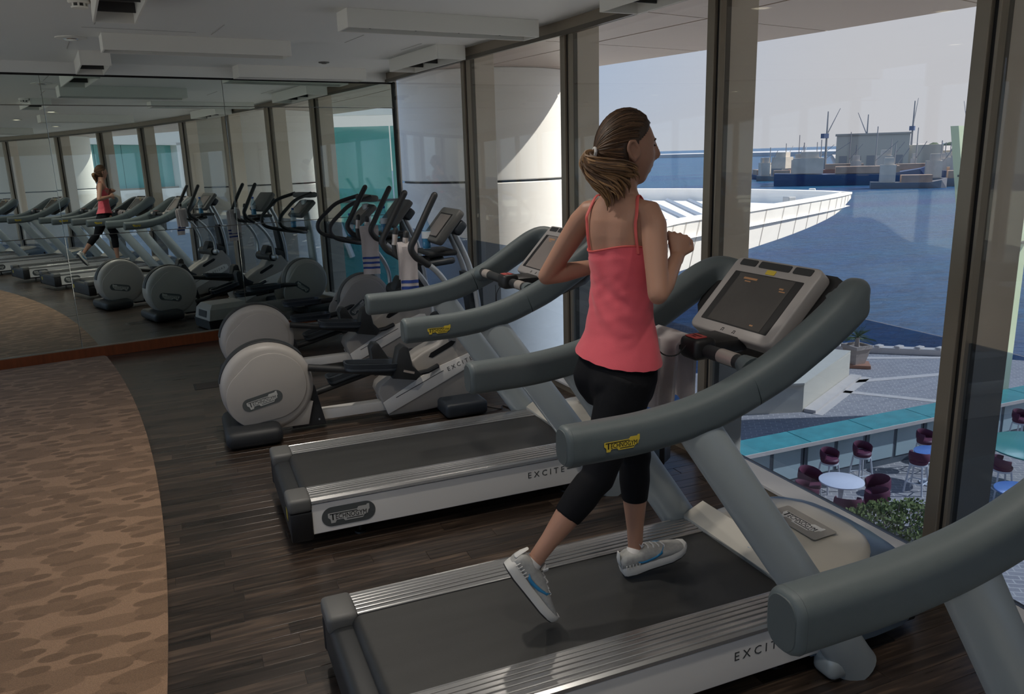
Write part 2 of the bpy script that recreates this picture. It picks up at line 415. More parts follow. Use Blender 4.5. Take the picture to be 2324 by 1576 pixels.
# ---- mirror wall
mw = struct(empty('wall_mirror', MC, MA))
Lm = (MC.x-XL)/math.cos(MA)
b = MB(); b.box((-Lm/2, .10, CEIL/2), (Lm+.1, .16, CEIL)); b.build('backing_wall', M_WALL, mw, False)
b = MB(); b.box((-Lm/2, .006, (2.505+CEIL)/2), (Lm, .03, CEIL-2.505)); b.build('upper_strip', M_CEIL, mw, False)
b = MB(); b.box((-Lm/2, .008, 2.497), (Lm, .026, .016)); b.build('shadow_gap', M_BLACK, mw, False)
b = MB(); b.box((-Lm/2, -.012, .051), (Lm, .045, .098), bevel=.002); b.build('base_rail', M_BASE, mw, False)
b = MB(); b.box((-Lm/2, -.014, .1025), (Lm, .030, .005)); b.build('base_trim', mat('trim_steel', (.45, .42, .38), .3, 1), mw, False)
xs = [0, -1.785, -3.295, -4.81, -6.32, -7.83, -Lm]
zr = [(.105, 1.118, .46), (1.122, 2.243, .46), (2.247, 2.489, .80)]
for i in range(6):
    for j, (z0, z1, tilt) in enumerate(zr):
        x0, x1 = xs[i+1], xs[i]; tl = R(tilt+((i*7+j*3) % 3-1)*.03); yw = R(((i*5+j) % 3-1)*.05)
        b = MB(); b.box((0, 0, 0), (x1-x0-.003, .006, z1-z0-.001), bevel=.001, seg=1)
        o = b.build('mirror_pane', M_MIRROR, mw, False)
        h = (z1-z0)/2
        o.matrix_local = Matrix.Translation(((x0+x1)/2, .006, (z0+z1)/2)) @ Matrix.Rotation(yw, 4, 'Z') @ Matrix.Rotation(-tl, 4, 'X')
b = MB(); b.box((.0, -.012, 1.28), (.022, .03, 2.46)); b.build('corner_post', M_GASKET, mw, False)

# ---- window wall, one structure per bay
for i in range(len(FACV)-1):
    p0, p1 = FACV[i+1], FACV[i]            # near end, far end
    d = p1-p0; Lb = d.length; a = math.atan2(d.y, d.x)
    w = struct(empty('window_%d' % (i+1), p0, a))      # local X along the bay (away), local -Y = outside
    OUT = -1
    b = MB(); b.box((Lb/2, 0, (BAND+HDR)/2), (Lb-.02, .012, HDR-BAND)); b.build('pane', M_GLASS, w, False)
    b = MB(); b.box((Lb/2, 0, (BAND+SILL)/2), (Lb-.02, .012, BAND-SILL)); b.build('tinted_pane', M_GLASSLOW, w, False)
    b = MB(); b.box((0, .027, CEIL/2), (.058, .042, CEIL), bevel=.003); b.build('mullion', M_FRAME, w, False)
    b = MB(); b.box((-.036, .014, CEIL/2), (.014, .028, CEIL)); b.build('gasket', M_GASKET, w, False)
    b = MB(); b.box((-.050, .012, CEIL/2), (.014, .036, CEIL), bevel=.002); b.build('glazing_bead', M_FRAME, w, False)
    b = MB(); b.box((0, -.035, CEIL/2), (.075, .04, CEIL)); b.build('outer_frame', M_FRAMED, w, False)
    b = MB(); b.box((0, -.155, .6), (.055, .19, 6.3), bevel=.004); b.build('fin', M_FIN, w, False)
    b = MB(); b.box((Lb/2, .03, (HDR+CEIL)/2+.01), (Lb, .10, CEIL-HDR+.02)); b.build('header', M_FRAME, w, False)
    b = MB(); b.box((Lb/2, .085, HDR-.004), (Lb, .02, .03)); b.build('header_bead', M_FRAMED, w, False)
    b = MB(); b.box((Lb/2, .075, SILL-.008), (Lb, .14, .016), bevel=.002); b.build('sill', M_SILL, w, False)
    b = MB(); b.box((Lb/2, .13, SILL/2-.008), (Lb, .018, SILL-.016)); b.build('sill_face', M_FRAME, w, False)
    b = MB(); b.box((Lb/2, -.024, -1.5), (Lb, .024, 3.1)); b.build('spandrel', M_FRAMED, w, False)
# ================================================================== OUTSIDE
M_WHITE = mat('white_render', (.88, .85, .80), .6, noise_amt=.03, noise_scale=2)
M_SOFFIT = mat('soffit_panel', (.48, .39, .33), .45, noise_amt=.05, noise_scale=.7)
M_SEAM = mat('dark_joint', (.05, .05, .05), .8)
# ---- sea
def sea_mat():
    M = bpy.data.materials.new('sea_water'); M.use_nodes = True; n = M.node_tree; b = n.nodes['Principled BSDF']; L = n.links.new
    tc = n.nodes.new('ShaderNodeTexCoord'); nz = n.nodes.new('ShaderNodeTexNoise'); nz.inputs['Scale'].default_value = .012; nz.inputs['Detail'].default_value = 5
    mp = n.nodes.new('ShaderNodeMapping'); mp.inputs['Rotation'].default_value = (0, 0, R(48)); mp.inputs['Scale'].default_value = (1, 5, 1); L(tc.outputs['Object'], mp.inputs[0]); L(mp.outputs[0], nz.inputs[0])
    cr_ = n.nodes.new('ShaderNodeValToRGB'); e = cr_.color_ramp.elements
    e[0].position = .35; e[0].color = (.006, .055, .185, 1); e[1].position = .65; e[1].color = (.007, .120, .235, 1); L(nz.outputs[0], cr_.inputs[0])
    n2 = n.nodes.new('ShaderNodeTexNoise'); n2.inputs['Scale'].default_value = .35; n2.inputs['Detail'].default_value = 8; n2.inputs['Roughness'].default_value = .7
    m2 = n.nodes.new('ShaderNodeMapping'); m2.inputs['Rotation'].default_value = (0, 0, R(35)); m2.inputs['Scale'].default_value = (1, 2.6, 1); L(tc.outputs['Object'], m2.inputs[0]); L(m2.outputs[0], n2.inputs[0])
    r2 = n.nodes.new('ShaderNodeMapRange'); r2.inputs['From Min'].default_value = .3; r2.inputs['From Max'].default_value = .7; r2.inputs['To Min'].default_value = .62; r2.inputs['To Max'].default_value = 1.4; L(n2.outputs[0], r2.inputs[0])
    mu = n.nodes.new('ShaderNodeMix'); mu.data_type = 'RGBA'; mu.blend_type = 'MULTIPLY'; mu.inputs[0].default_value = 1; L(cr_.outputs[0], mu.inputs[6]); L(r2.outputs[0], mu.inputs[7]); L(mu.outputs[2], b.inputs['Base Color'])
    b.inputs['Roughness'].default_value = .28; b.inputs['Specular IOR Level'].default_value = .18
    wv = n.nodes.new('ShaderNodeTexNoise'); wv.inputs['Scale'].default_value = .9; wv.inputs['Detail'].default_value = 8; wv.inputs['Roughness'].default_value = .65
    mp2 = n.nodes.new('ShaderNodeMapping'); mp2.inputs['Rotation'].default_value = (0, 0, R(30)); mp2.inputs['Scale'].default_value = (1, 2.2, 1); L(tc.outputs['Object'], mp2.inputs[0]); L(mp2.outputs[0], wv.inputs[0])
    bp = n.nodes.new('ShaderNodeBump'); bp.inputs['Strength'].default_value = 1; bp.inputs['Distance'].default_value = .8; L(wv.outputs[0], bp.inputs['Height']); L(bp.outputs[0], b.inputs['Normal'])
    return M
SEA = -9.0; TER = -6.0
b = MB(); b.poly([(-200, -6000, SEA), (9000, -6000, SEA), (9000, 9000, SEA), (-200, 9000, SEA)])
tag(b.build('sea', sea_mat(), smooth=False), 'rippled deep blue sea beyond the terrace', 'sea', kind='stuff')

# ---- soffit of the roof overhang
sof = struct(empty('soffit', (0, 0, 0)))
EDGE = [(4.35, 10.6), (4.78, 9.0), (5.22, 7.35), (5.55, 5.9), (5.80, 4.55), (5.95, 2.9), (5.95, 1.2), (5.85, -.6), (5.6, -2.6), (5.1, -4.6), (4.4, -6.8), (3.6, -9)]
INN = [(2.05, 10.2)]+FAC[:-1]
SZ = 2.72
for k in range(len(INN)-1):
    q0, q1 = Vector((*INN[k+1], 0)), Vector((*INN[k], 0)); e0, e1 = Vector((*EDGE[k+1], 0)), Vector((*EDGE[k], 0))
    for (t0, t1) in ((.01, .47), (.48, 1.0)):
        g = .006
        P = [q0.lerp(e0, t0).lerp(q1.lerp(e1, t0), g), q0.lerp(e0, t1).lerp(q1.lerp(e1, t1), g), q0.lerp(e0, t1).lerp(q1.lerp(e1, t1), 1-g), q0.lerp(e0, t0).lerp(q1.lerp(e1, t0), 1-g)]
        b = MB(); b.prism([(p.x, p.y) for p in P], .02, Matrix.Translation((0, 0, SZ))); b.build('soffit_panel', M_SOFFIT, sof, False)
    b = MB(); b.prism([(p.x, p.y) for p in (q0, e0, e1, q1)], .38, Matrix.Translation((0, 0, SZ+.022))); b.build('roof_edge', M_WHITE, sof, False)

# ---- round white columns outside the glass
def drum(name, cx, cy, r, label):
    t = thing(name, label, 'column', (cx, cy, TER), group='round white columns outside the glass')
    for z0, z1 in ((0, 4.6), (4.63, 7.40), (7.425, 8.72)):
        b = MB(); b.lathe([(r-.01, z0), (r, z0+.01), (r, z1-.01), (r-.01, z1)], 96); b.build('column_drum', M_WHITE, t)
    for z in (4.615, 7.4125):
        b = MB(); b.lathe([(r-.03, z-.02), (r-.03, z+.02)], 72); b.build('column_joint', M_SEAM, t)
drum('round_column', 3.86, 10.12, 1.14, 'round white column with dark joint beside the mirror wall end of the windows')
drum('round_column', 4.42, 1.35, 1.15, 'round white column outside, hidden from direct view and seen in the mirror between ellipticals')
drum('round_column', 2.9, -7.2, 1.15, 'round white column outside, seen in the mirror behind the furthest treadmills')

# ---- teal glazed screen and white building seen through the mirror
M_TEAL = mat('teal_glass', (.10, .36, .34), .08, .0, noise_amt=.25, noise_scale=.5, spec=.9)
bd = thing('white_building', 'white building with wide teal window, seen in the mirror behind the runner', 'building', (8.1, -16.0, TER), R(-22))
b = MB(); b.box((0, -2, 3.6), (16, 4, 7.25)); b.box((0, -2, 10.6), (16, 4, 3.4)); b.box((-5.2, -2, 8), (5.6, 4, 2)); b.box((5.2, -2, 8), (5.6, 4, 2)); b.build('wall', M_WHITE, bd, False)
for k in range(4):
    b = MB(); b.box((-1.8+k*1.2, -.35, 8.06), (1.17, .05, 1.7)); b.build('window_pane', M_TEAL, bd, False)
b = MB(); b.box((0, -.3, 7.26), (4.9, .35, .06)); b.build('window_ledge', M_FRAME, bd, False)
def glass_screen(name, x, y, rz, label, h=2.9, wd=5.2):
    t = thing(name, label, 'screen', (x, y, TER), rz)
    for k in range(4):
        b = MB(); b.box(((k-1.5)*wd/4, 0, 3.2+h/2+.9), (wd/4-.03, .05, h+3.2)); b.build('glass_panel', M_TEAL, t, False)
    b = MB(); b.tube([(-wd/2+.6, .12, 8.5), (-wd/2+1.5, .12, 5.6)], .07, 8); b.build('brace', M_WHITE, t)
    b = MB(); b.box((0, 0, 9.1), (wd, .12, .5)); b.build('top_beam', M_WHITE, t, False)
    b = MB(); b.box((0, .02, 6.9), (wd, .1, .05)); b.build('rail', M_SEAM, t, False)
glass_screen('glass_screen', 8.4, .2, R(32), 'teal glass wind screen, seen in the mirror next to the last window')

# ---- white ship-shaped roof
M_RIB = mat('white_metal_roof', (.82, .81, .80), .45)
sr = thing('prow_roof', 'white pointed prow-shaped roof with panelled side standing over the water', 'roof', (24, 34, TER))
near = catmull([(2.0, 17.5, 0), (8.0, 19.6, 0), (13.5, 22.6, 0), (17.4, 25.9, 0), (21.8, 28.2, 0), (28.6, 31.6, 0), (33.6, 34.2, 0), (36.2, 35.8, 0)], 8)
far = catmull([(8.0, 62, 0), (19, 60, 0), (27.2, 56.5, 0), (30.5, 52.0, 0), (34.0, 46.6, 0), (35.8, 41.5, 0), (36.5, 38, 0), (36.2, 35.8, 0)], 8)
bt = lambda i, n: lerp(-3.3, -1.3, (i/n)**3)
n_ = len(near)-1; O = Vector((24, 34, TER))
for i in range(0, n_, 2):
    j = min(n_, i+2); a, c = near[i], near[j]; g = (c-a)*.004
    b = MB(); q = [a+g, c-g]; nrm = Vector((.45, -.85, 0)).normalized()*.12
    zb = (bt(i, n_), bt(j, n_)); top = -1.0
    inset = (.9*(1-i/n_), .9*(1-j/n_))
    V = [q[0]+Vector((0, 0, top)), q[1]+Vector((0, 0, top)), q[1]-nrm*8*inset[1]+Vector((0, 0, zb[1])), q[0]-nrm*8*inset[0]+Vector((0, 0, zb[0]))]
    V = [v-O for v in V]; W2 = [v-nrm for v in V]
    b.loft([V, W2]); b.build('side_panel', M_WHITE, sr, False)
for i in range(0, n_+1, 2):
    ins = .9*(1-i/n_); nr = Vector((.45, -.85, 0)).normalized(); a = near[i]+nr*.015-O+Vector((0, 0, -1.05)); c = near[i]-nr*(.96*ins)+nr*.015-O+Vector((0, 0, bt(i, n_)))
    b = MB(); b.tube([a, c], .012, 4); b.build('panel_joint', mat('tan_joint', (.60, .54, .48), .8), sr, False)
def strip(path, w, z0, z1, name, mtl, off=0):
    b = MB(); rings = []
    for i, p in enumerate(path):
        t = (path[min(i+1, len(path)-1)]-path[max(0, i-1)]).normalized(); nn = Vector((-t.y, t.x, 0))
        rings.append([p+nn*off+Vector((0, 0, z0))-O, p+nn*(off+w)+Vector((0, 0, z0))-O, p+nn*(off+w)+Vector((0, 0, z1))-O, p+nn*off+Vector((0, 0, z1))-O])
    b.loft(rings); return b.build(name, mtl, sr, True, 30)
strip(near, .55, -1.05, -.93, 'coping', M_WHITE, -.05); strip(near, .12, -1.7, -1.0, 'parapet_inner', M_WHITE, .4)
strip(far, -.7, -1.05, -.93, 'coping', M_WHITE, .05); strip(far, -.12, -1.8, -1.0, 'parapet_wall', M_WHITE, -.5)
b = MB(); b.poly([Vector((p.x, p.y, -1.72))-O for p in near]+[Vector((p.x, p.y, -1.72))-O for p in reversed(far[:-1])]); b.build('roof_deck', M_RIB, sr, False)
for k in range(16):
    t = k/15; a = near[int(t*n_*.62)]; c = far[int(t*n_*.55)]
    d = (c-a); b = MB(); b.tube([a+d*.05+Vector((0, 0, -1.66))-O, a+d*.95+Vector((0, 0, -1.66))-O], .12, 4); b.build('roof_rib', M_RIB, sr, False)
b = MB(); b.box((30.6-24, 34.6-34, -1.35-TER), (.5, .5, .9), bevel=.05); b.build('roof_vent', mat('vent_grey', (.35, .36, .38), .5), sr, False)

# ---- far shore: quays, ships, sheds, cranes
M_HULLB = mat('hull_blue', (.03, .06, .16), .5); M_HULLG = mat('hull_grey', (.20, .20, .22), .5); M_HULLR = mat('hull_red', (.34, .09, .07), .5)
M_SUP = mat('superstructure', (.52, .46, .40), .6, noise_amt=.5, noise_scale=.25); M_RUST = mat('deck_cargo', (.34, .24, .19), .7, noise_amt=.5, noise_scale=.3)
M_QUAY = mat('quay_stone', (.46, .42, .40), .9, noise_amt=.25, noise_scale=.02); M_SHED = mat('shed_wall', (.45, .42, .36), .8); M_TREE = mat('far_trees', (.05, .075, .045), .9)
qy = MB()
def gp(px_bear, dist): a = R(px_bear); return Vector((math.sin(a)*dist, math.cos(a)*dist, 0))
b = MB(); b.prism([tuple(gp(a, d)[:2]) for a, d in ((44.5, 420), (46.5, 345), (49, 330), (54, 300), (60, 290), (60, 900), (50, 900), (44, 900))], 2.0, Matrix.Translation((0, 0, SEA-.3)))
struct(b.build('ground_quay', M_QUAY, smooth=False))
b = MB(); b.prism([tuple(gp(a, d)[:2]) for a, d in ((30, 1250), (36, 1150), (43, 980), (47, 900), (60, 900), (60, 1500), (30, 1500))], 5.0, Matrix.Translation((0, 0, SEA-.3)))
struct(b.build('ground_breakwater', mat('breakwater', (.50, .50, .52), .9), smooth=False))
SHIPS = []
def ship(bear, dist, ln, head, hull, label, h=3.2, beam=8, masts=1):
    SHIPS.append((bear, dist, ln)); p = gp(bear, dist); t = thing('ship', label, 'ship', (p.x, p.y, SEA), R(head), 'ships moored at the far quay')
    sec = lambda w, z0, z1, x: [(x, -w*.7, z0), (x, w*.7, z0), (x, w, z1), (x, -w, z1)]
    b = MB(); b.loft([sec(beam*.42, -.2, h, -ln/2), sec(beam*.5, -.4, h*.9, -ln*.2), sec(beam*.5, -.4, h*.9, ln*.25), sec(beam*.3, -.2, h*1.2, ln*.42), sec(.2, 0, h*1.5, ln/2)]); b.build('hull', hull, t, False)
    b = MB(); b.box((-ln*.28, 0, h+2.0), (ln*.2, beam*.7, 4.2)); b.box((-ln*.27, 0, h+4.9), (ln*.12, beam*.5, 1.8)); b.build('deckhouse', M_SUP, t, False)
    b = MB(); b.box((ln*.1, 0, h+.7), (ln*.4, beam*.7, 1.8)); b.build('deck_cargo', M_RUST, t, False)
    for k in range(masts):
        b = MB(); b.tube([(-ln*.2+k*ln*.35, 0, h), (-ln*.2+k*ln*.35, 0, h+9+3*k)], .14, 5); b.tube([(-ln*.2+k*ln*.35, 0, h+3), (-ln*.02+k*ln*.3, 0, h+8)], .09, 5); b.build('mast', M_HULLG, t, False)
    return t
ship(42.4, 262, 24, 40, M_HULLB, 'tug with blue hull furthest out along the quay', 2.8, 8)
ship(45.2, 243, 40, -43, M_HULLB, 'long cargo ship with dark blue hull beside the tan shed', 3.4, 9, 2)
ship(48.3, 272, 20, -40, M_HULLR, 'ship with red hull behind the moored barges', 3.2, 7, 2)
ship(51.2, 232, 18, -45, M_HULLG, 'grey work barge next to the low grey barge', 2.2, 6)
ship(48.6, 222, 17, -43, M_HULLG, 'low grey barge moored in front of the red ship', 1.6, 6)
ship(41.6, 330, 28, 20, M_HULLG, 'grey ship behind the tug', 3.0, 8, 2)
ship(44.2, 300, 30, -43, M_HULLR, 'rusty ship moored behind the long cargo ship', 3.0, 7, 2)
ship(52.6, 262, 20, -40, M_HULLB, 'blue hulled ship at the end of the quay', 3.0, 7, 1)
ship(39.6, 300, 26, 60, M_HULLB, 'low dark launch on open water left of the quay', 1.5, 5, 0)
random.seed(9)
spots = [(gp(be, di), ln) for be, di, ln in SHIPS+[(46.3, 330, 46), (43.6, 345, 26)]]; k = 0; tries = 0
while k < 14 and tries < 4000:
    tries += 1; be = random.uniform(40.6, 53.5); di = random.uniform(222, 352); p = gp(be, di); ln = 9+k % 3*2
    if any((p-q).length < (ln+l2)*.5+.5 for q, l2 in spots) or (46.0 > be > 42.5 and di < 236) or be > 44 and di > 320: continue
    c = k % 4; spots.append((p, ln))
    o = ship(be, di, ln, random.choice((-45, -30, 30, 50)), (M_HULLB, M_HULLG, M_HULLR, M_RUST)[c], 'small fishing dhow with %s hull moored along the far quay' % ('blue', 'grey', 'red', 'brown')[c], 1.7, 4.2, 1)
    o['group'] = 'fishing dhows along the far quay'; o.name = 'fishing_dhow'; k += 1
p = gp(42.9, 190); t = thing('motor_boat', 'small white motor boat alone on the open water', 'boat', (p.x, p.y, SEA), R(45))
b = MB(); b.loft([[(-2.4, -.8, 0), (-2.4, .8, 0), (-2.4, 1, .9), (-2.4, -1, .9)], [(.5, -.9, 0), (.5, .9, 0), (.5, 1.1, .9), (.5, -1.1, .9)], [(3.0, -.05, .4), (3.0, .05, .4), (3.0, .08, 1.1), (3.0, -.08, 1.1)]]); b.build('hull', M_HULLG, t, False)
b = MB(); b.box((-.3, 0, 1.2), (1.8, 1.4, .9), bevel=.15); b.build('cabin', M_WHITE, t, False)
p = gp(46.3, 330); t = thing('quay_shed', 'large tan block-like shed standing on the far quay', 'building', (p.x, p.y, SEA+1.7), R(-44))
b = MB(); b.box((0, 0, 6.2), (24, 18, 12.4)); b.box((17, 0, 4.2), (12, 14, 8.4)); b.build('wall', M_SHED, t, False)
b = MB(); b.box((0, 0, 12.7), (25, 19, .6)); b.build('roof', mat('shed_roof', (.36, .33, .29), .8), t, False)
for k in range(5):
    b = MB(); b.box((-9.5+k*4.6, -9.1, 3.2), (2.6, .2, 4)); b.build('shed_door', M_HULLG, t, False)
for i, (bear, dist, w, h, m_) in enumerate(((51.0, 360, 40, 6, M_SHED), (49.0, 420, 30, 5, M_WHITE), (53.5, 340, 30, 6, M_SHED), (48.0, 500, 40, 7, M_QUAY))):
    p = gp(bear, dist); t = thing('quay_warehouse', ('long tan warehouse behind the red ship', 'low white warehouse among quay trees', 'tan warehouse at the end of the quay', 'grey warehouse behind the tan shed')[i], 'building', (p.x, p.y, SEA+1.7), R(-40))
    b = MB(); b.box((0, 0, h/2), (w, 12, h)); b.build('wall', m_, t, False)
    b = MB(); b.prism([(-6.4, 0), (6.4, 0), (0, 1.8)], w+.6, Matrix.Translation((-w/2-.3, 0, h)) @ Matrix(((0, 0, 1, 0), (1, 0, 0, 0), (0, 1, 0, 0), (0, 0, 0, 1)))); b.build('roof', M_QUAY, t, False)
for i, (bear, dist, h) in enumerate(((43.6, 345, 22), (48.6, 380, 26), (51.6, 380, 24), (46.0, 400, 22))):
    p = gp(bear, dist); t = thing('harbour_crane', ('slender crane left of the tan shed', 'crane behind the red hulled ship', 'tall mast crane at the right end of the quay', 'thin crane behind the tan shed')[i], 'crane', (p.x, p.y, SEA+1.7), R(30*i))
    b = MB(); b.tube([(0, 0, 0), (0, 0, h)], [.55, .22], 6); b.build('tower', M_HULLG, t)
    b = MB(); b.tube([(0, 0, h*.6), (6, 0, h*1.05)], [.25, .12], 5); b.build('jib', M_HULLG, t)
    b = MB(); b.box((-1, 0, h*.58), (2.4, 1.8, 1.8)); b.build('cab', M_HULLB, t, False)
random.seed(3)
for i in range(9):
    bear = 49.8+i*.95; p = gp(bear, 455+(i % 3)*26); t = thing('quay_tree', 'dark round-crowned tree among the quay warehouses', 'tree', (p.x, p.y, SEA+1.7), 0, 'trees on the far quay')
    b = MB(); b.tube([(0, 0, 0), (0, 0, 4)], .4, 5); b.build('trunk', M_RUST, t)
    tb = bmesh.new(); bmesh.ops.create_icosphere(tb, subdivisions=2, radius=1)
    for v in tb.verts: v.co = Vector((v.co.x*4.6, v.co.y*4.6, v.co.z*3.2))*(1+.35*noise.noise(v.co*2+Vector((i*3., 0, 0))))
    b = MB(); b.add(tb, Matrix.Translation((0, 0, 6))); b.build('crown', M_TREE, t)

# ---- white slanting glass fin of the next building
M_PALEG = mat('pale_green_glass', (.42, .50, .36), .25, spec=.6)
t = thing('slanted_facade', 'pale green slanted glass facade of the neighbouring building by the right window post', 'building', (20.07, 14.85, TER), 0)
b = MB(); b.prism([(0, 0), (1.5, 0), (1.5, 8.1), (-2.5, 8.1)], .2, frame((0, 0, 0), (.985, .17, 0), (0, 0, 1))); b.build('wall', M_PALEG, t, False)
for z in (5.0, 6.9): 
    b = MB(); b.box((.75-.154*z, -.10-.027*z, z), (1.5+.308*z, .24, .05), math.atan2(.17, .985)); b.build('wall_joint', M_SEAM, t, False)
# ================================================================== TERRACE BELOW
def paving():
    M = bpy.data.materials.new('terrace_paving'); M.use_nodes = True; n = M.node_tree; b = n.nodes['Principled BSDF']; L = n.links.new
    tc = n.nodes.new('ShaderNodeTexCoord'); mp = n.nodes.new('ShaderNodeMapping'); mp.inputs['Rotation'].default_value = (0, 0, R(35)); L(tc.outputs['Object'], mp.inputs[0])
    br = n.nodes.new('ShaderNodeTexBrick'); br.inputs['Scale'].default_value = 1; br.inputs['Brick Width'].default_value = .3; br.inputs['Row Height'].default_value = .15; br.inputs['Mortar Size'].default_value = .012
    br.inputs['Color1'].default_value = (.28, .255, .26, 1); br.inputs['Color2'].default_value = (.35, .32, .315, 1); br.inputs['Mortar'].default_value = (.52, .47, .43, 1)
    L(mp.outputs[0], br.inputs[0]); L(br.outputs[0], b.inputs['Base Color']); b.inputs['Roughness'].default_value = .8
    return M
M_BAND = mat('pale_paving_band', (.66, .57, .50), .8, noise_amt=.1, noise_scale=4)
M_CREAM = mat('cream_render', (.66, .58, .46), .75, noise_amt=.06, noise_scale=1.5)
M_TERRA = mat('stone_planter', (.50, .40, .33), .8, noise_amt=.1, noise_scale=9)
M_PALM = mat('palm_frond', (.10, .14, .05), .6, noise_amt=.4, noise_scale=6)
M_BUSH = mat('bush_leaves', (.15, .18, .065), .75, noise_amt=.5, noise_scale=9, spec=.15)
M_STW = mat('stool_white', (.70, .70, .72), .4); M_PURP = mat('plum_cushion', (.12, .022, .05), .6)
M_TOPW = mat('white_table_top', (.78, .76, .80), .25); M_TOPB = mat('blue_table_top', (.14, .27, .60), .25); M_TOPT = mat('teal_table_top', (.05, .30, .27), .25)
M_BARG = mat('green_bar_glass', (.05, .33, .32), .04, noise_amt=.35, noise_scale=3, spec=.8); M_BARF = mat('bar_front', (.14, .16, .18), .5); M_BARP = mat('bar_front_panel', (.50, .60, .60), .3)
b = MB(); b.prism([(22.6, 22.9), (26.4, 19.8), (36, 8), (32, -12), (5, -12), (4.5, 14), (10, 17.6), (13.6, 18.9), (16, 22.6)], .4, Matrix.Translation((0, 0, TER-.4)))
ter = struct(b.build('ground_terrace', paving(), smooth=False))
def band(a, c, w=.28):
    a, c = Vector((*a, TER+.004)), Vector((*c, TER+.004)); d = (c-a); b = MB(); b.box((a+c)/2, (d.length, w, .012), math.atan2(d.y, d.x)); b.build('paving_band', M_BAND, ter, False)
for a, c in (((20.2, 19.3), (23.9, 18.5)), ((19.0, 18.7), (20.9, 16.4)), ((14.6, 16.3), (17.2, 16.2)), ((21.6, 22.1), (26.2, 19.7)), ((16.7, 17.2), (21.0, 19.5)), ((20.9, 16.4), (25, 16.2))): band(a, c)
b = MB(); d = Vector((26.4-22.6, 19.8-22.9, 0)); b.box(((22.6+26.4)/2, (22.9+19.8)/2, TER+.12), (d.length, .35, .24), math.atan2(d.y, d.x), bevel=.02); b.build('kerb', M_BAND, ter, False)
for k in range(7):
    b = MB(); q = Vector((22.6, 22.9, TER+.24)).lerp(Vector((26.4, 19.8, TER+.24)), (k+.5)/7); b.box((0, 0, 0), (.35, .22, .14), .2, bevel=.03); b.build('kerb_stone', M_BAND, ter, False, mtx=Matrix.Translation(q))
# long cream planter wall
t = thing('planter_wall', 'long low cream walled planter box at the terrace edge', 'planter', (16.5, 17.6, TER))
P = [(0, 0), (3.95, 2.15), (2.2, 4.4), (-2.3, .75)]
b = MB(); b.prism(P, .87); b.build('wall', M_CREAM, t, False)
b = MB(); b.prism([(x*1.0+(.06 if x > 1 else -.06), y+(.06 if y > 1 else -.08)) for x, y in P], .06, Matrix.Translation((0, 0, .87))); b.build('coping', M_CREAM, t, False)
b = MB(); b.prism([(.7, 1.3), (2.6, 2.5), (1.9, 3.6), (-.6, 1.6)], .02, Matrix.Translation((0, 0, .925))); b.build('water_basin', mat('basin_water', (.06, .42, .40), .05, spec=.8), t, False)
b = MB(); b.box((2.15, .95, .05), (4.6, .35, .1), math.atan2(2.15, 3.95)); b.build('plinth', M_BAND, t, False)
# potted palm
t = thing('potted_palm', 'small fan palm in a tapered stone pot standing by the planter wall', 'plant', (21.75, 20.75, TER))
b = MB(); b.box((0, 0, .06), (.95, .75, .12), R(-40), bevel=.01); b.build('pot_stand', mat('terracotta_stand', (.42, .20, .12), .7), t, False)
b = MB(); b.loft([[(sx*w, sy*w, z) for sx, sy in ((-1, -1), (1, -1), (1, 1), (-1, 1))] for w, z in ((.22, .12), (.33, .66), (.37, .68), (.37, .80), (.30, .80), (.29, .72))]); b.build('pot', M_TERRA, t, False)
b = MB(); b.tube([(0, 0, .7), (.02, 0, 1.05)], [.09, .06], 8); b.build('trunk', M_TERRA, t)
random.seed(5)
fr = MB()
for k in range(26):
    az = k*2.4; el = random.uniform(-.25, 1.25); ln = random.uniform(.42, .62); base = Vector((.02, 0, 1.05))
    dv = Vector((math.cos(az)*math.cos(el), math.sin(az)*math.cos(el), math.sin(el))); sd = Vector((-math.sin(az), math.cos(az), 0)); w = .09
    mid = base+dv*ln*.6; tip = base+dv*ln+Vector((0, 0, -.12))
    for s_ in (-1, -.4, .2, .8): fr.loft([[mid-dv*.2, mid-dv*.18+sd*.01, mid-dv*.18+Vector((0, 0, .008))], [tip+sd*w*s_*1.6, tip+sd*(w*s_*1.6+.02), tip+sd*w*s_*1.6+Vector((0, 0, .01))]])
    fr.tube([base, mid], [.012, .006], 4)
fr.build('fronds', M_PALM, t, False)
# bar with glass top
t = thing('bar_counter', 'long outdoor bar counter with green glass top on the terrace', 'bar', (10.9, 13.35, TER))
for k in range(7):
    b = MB(); b.box((.95+k*1.9, .38, 1.08), (1.88, .80, .05), bevel=.01); b.build('glass_top', M_BARG, t, False)
    b = MB(); b.box((.95+k*1.9, .45, .52), (1.86, .55, 1.04)); b.build('bar_front', M_BARF, t, False)
    for q in (-.45, .45):
        b = MB(); b.box((.95+k*1.9+q, .165, .55), (.78, .02, .72)); b.build('front_panel', M_BARP, t, False)
b = MB(); b.box((6.65, -.03, 1.05), (13.3, .03, .09)); b.build('edge_rail', M_BAND, t, False)
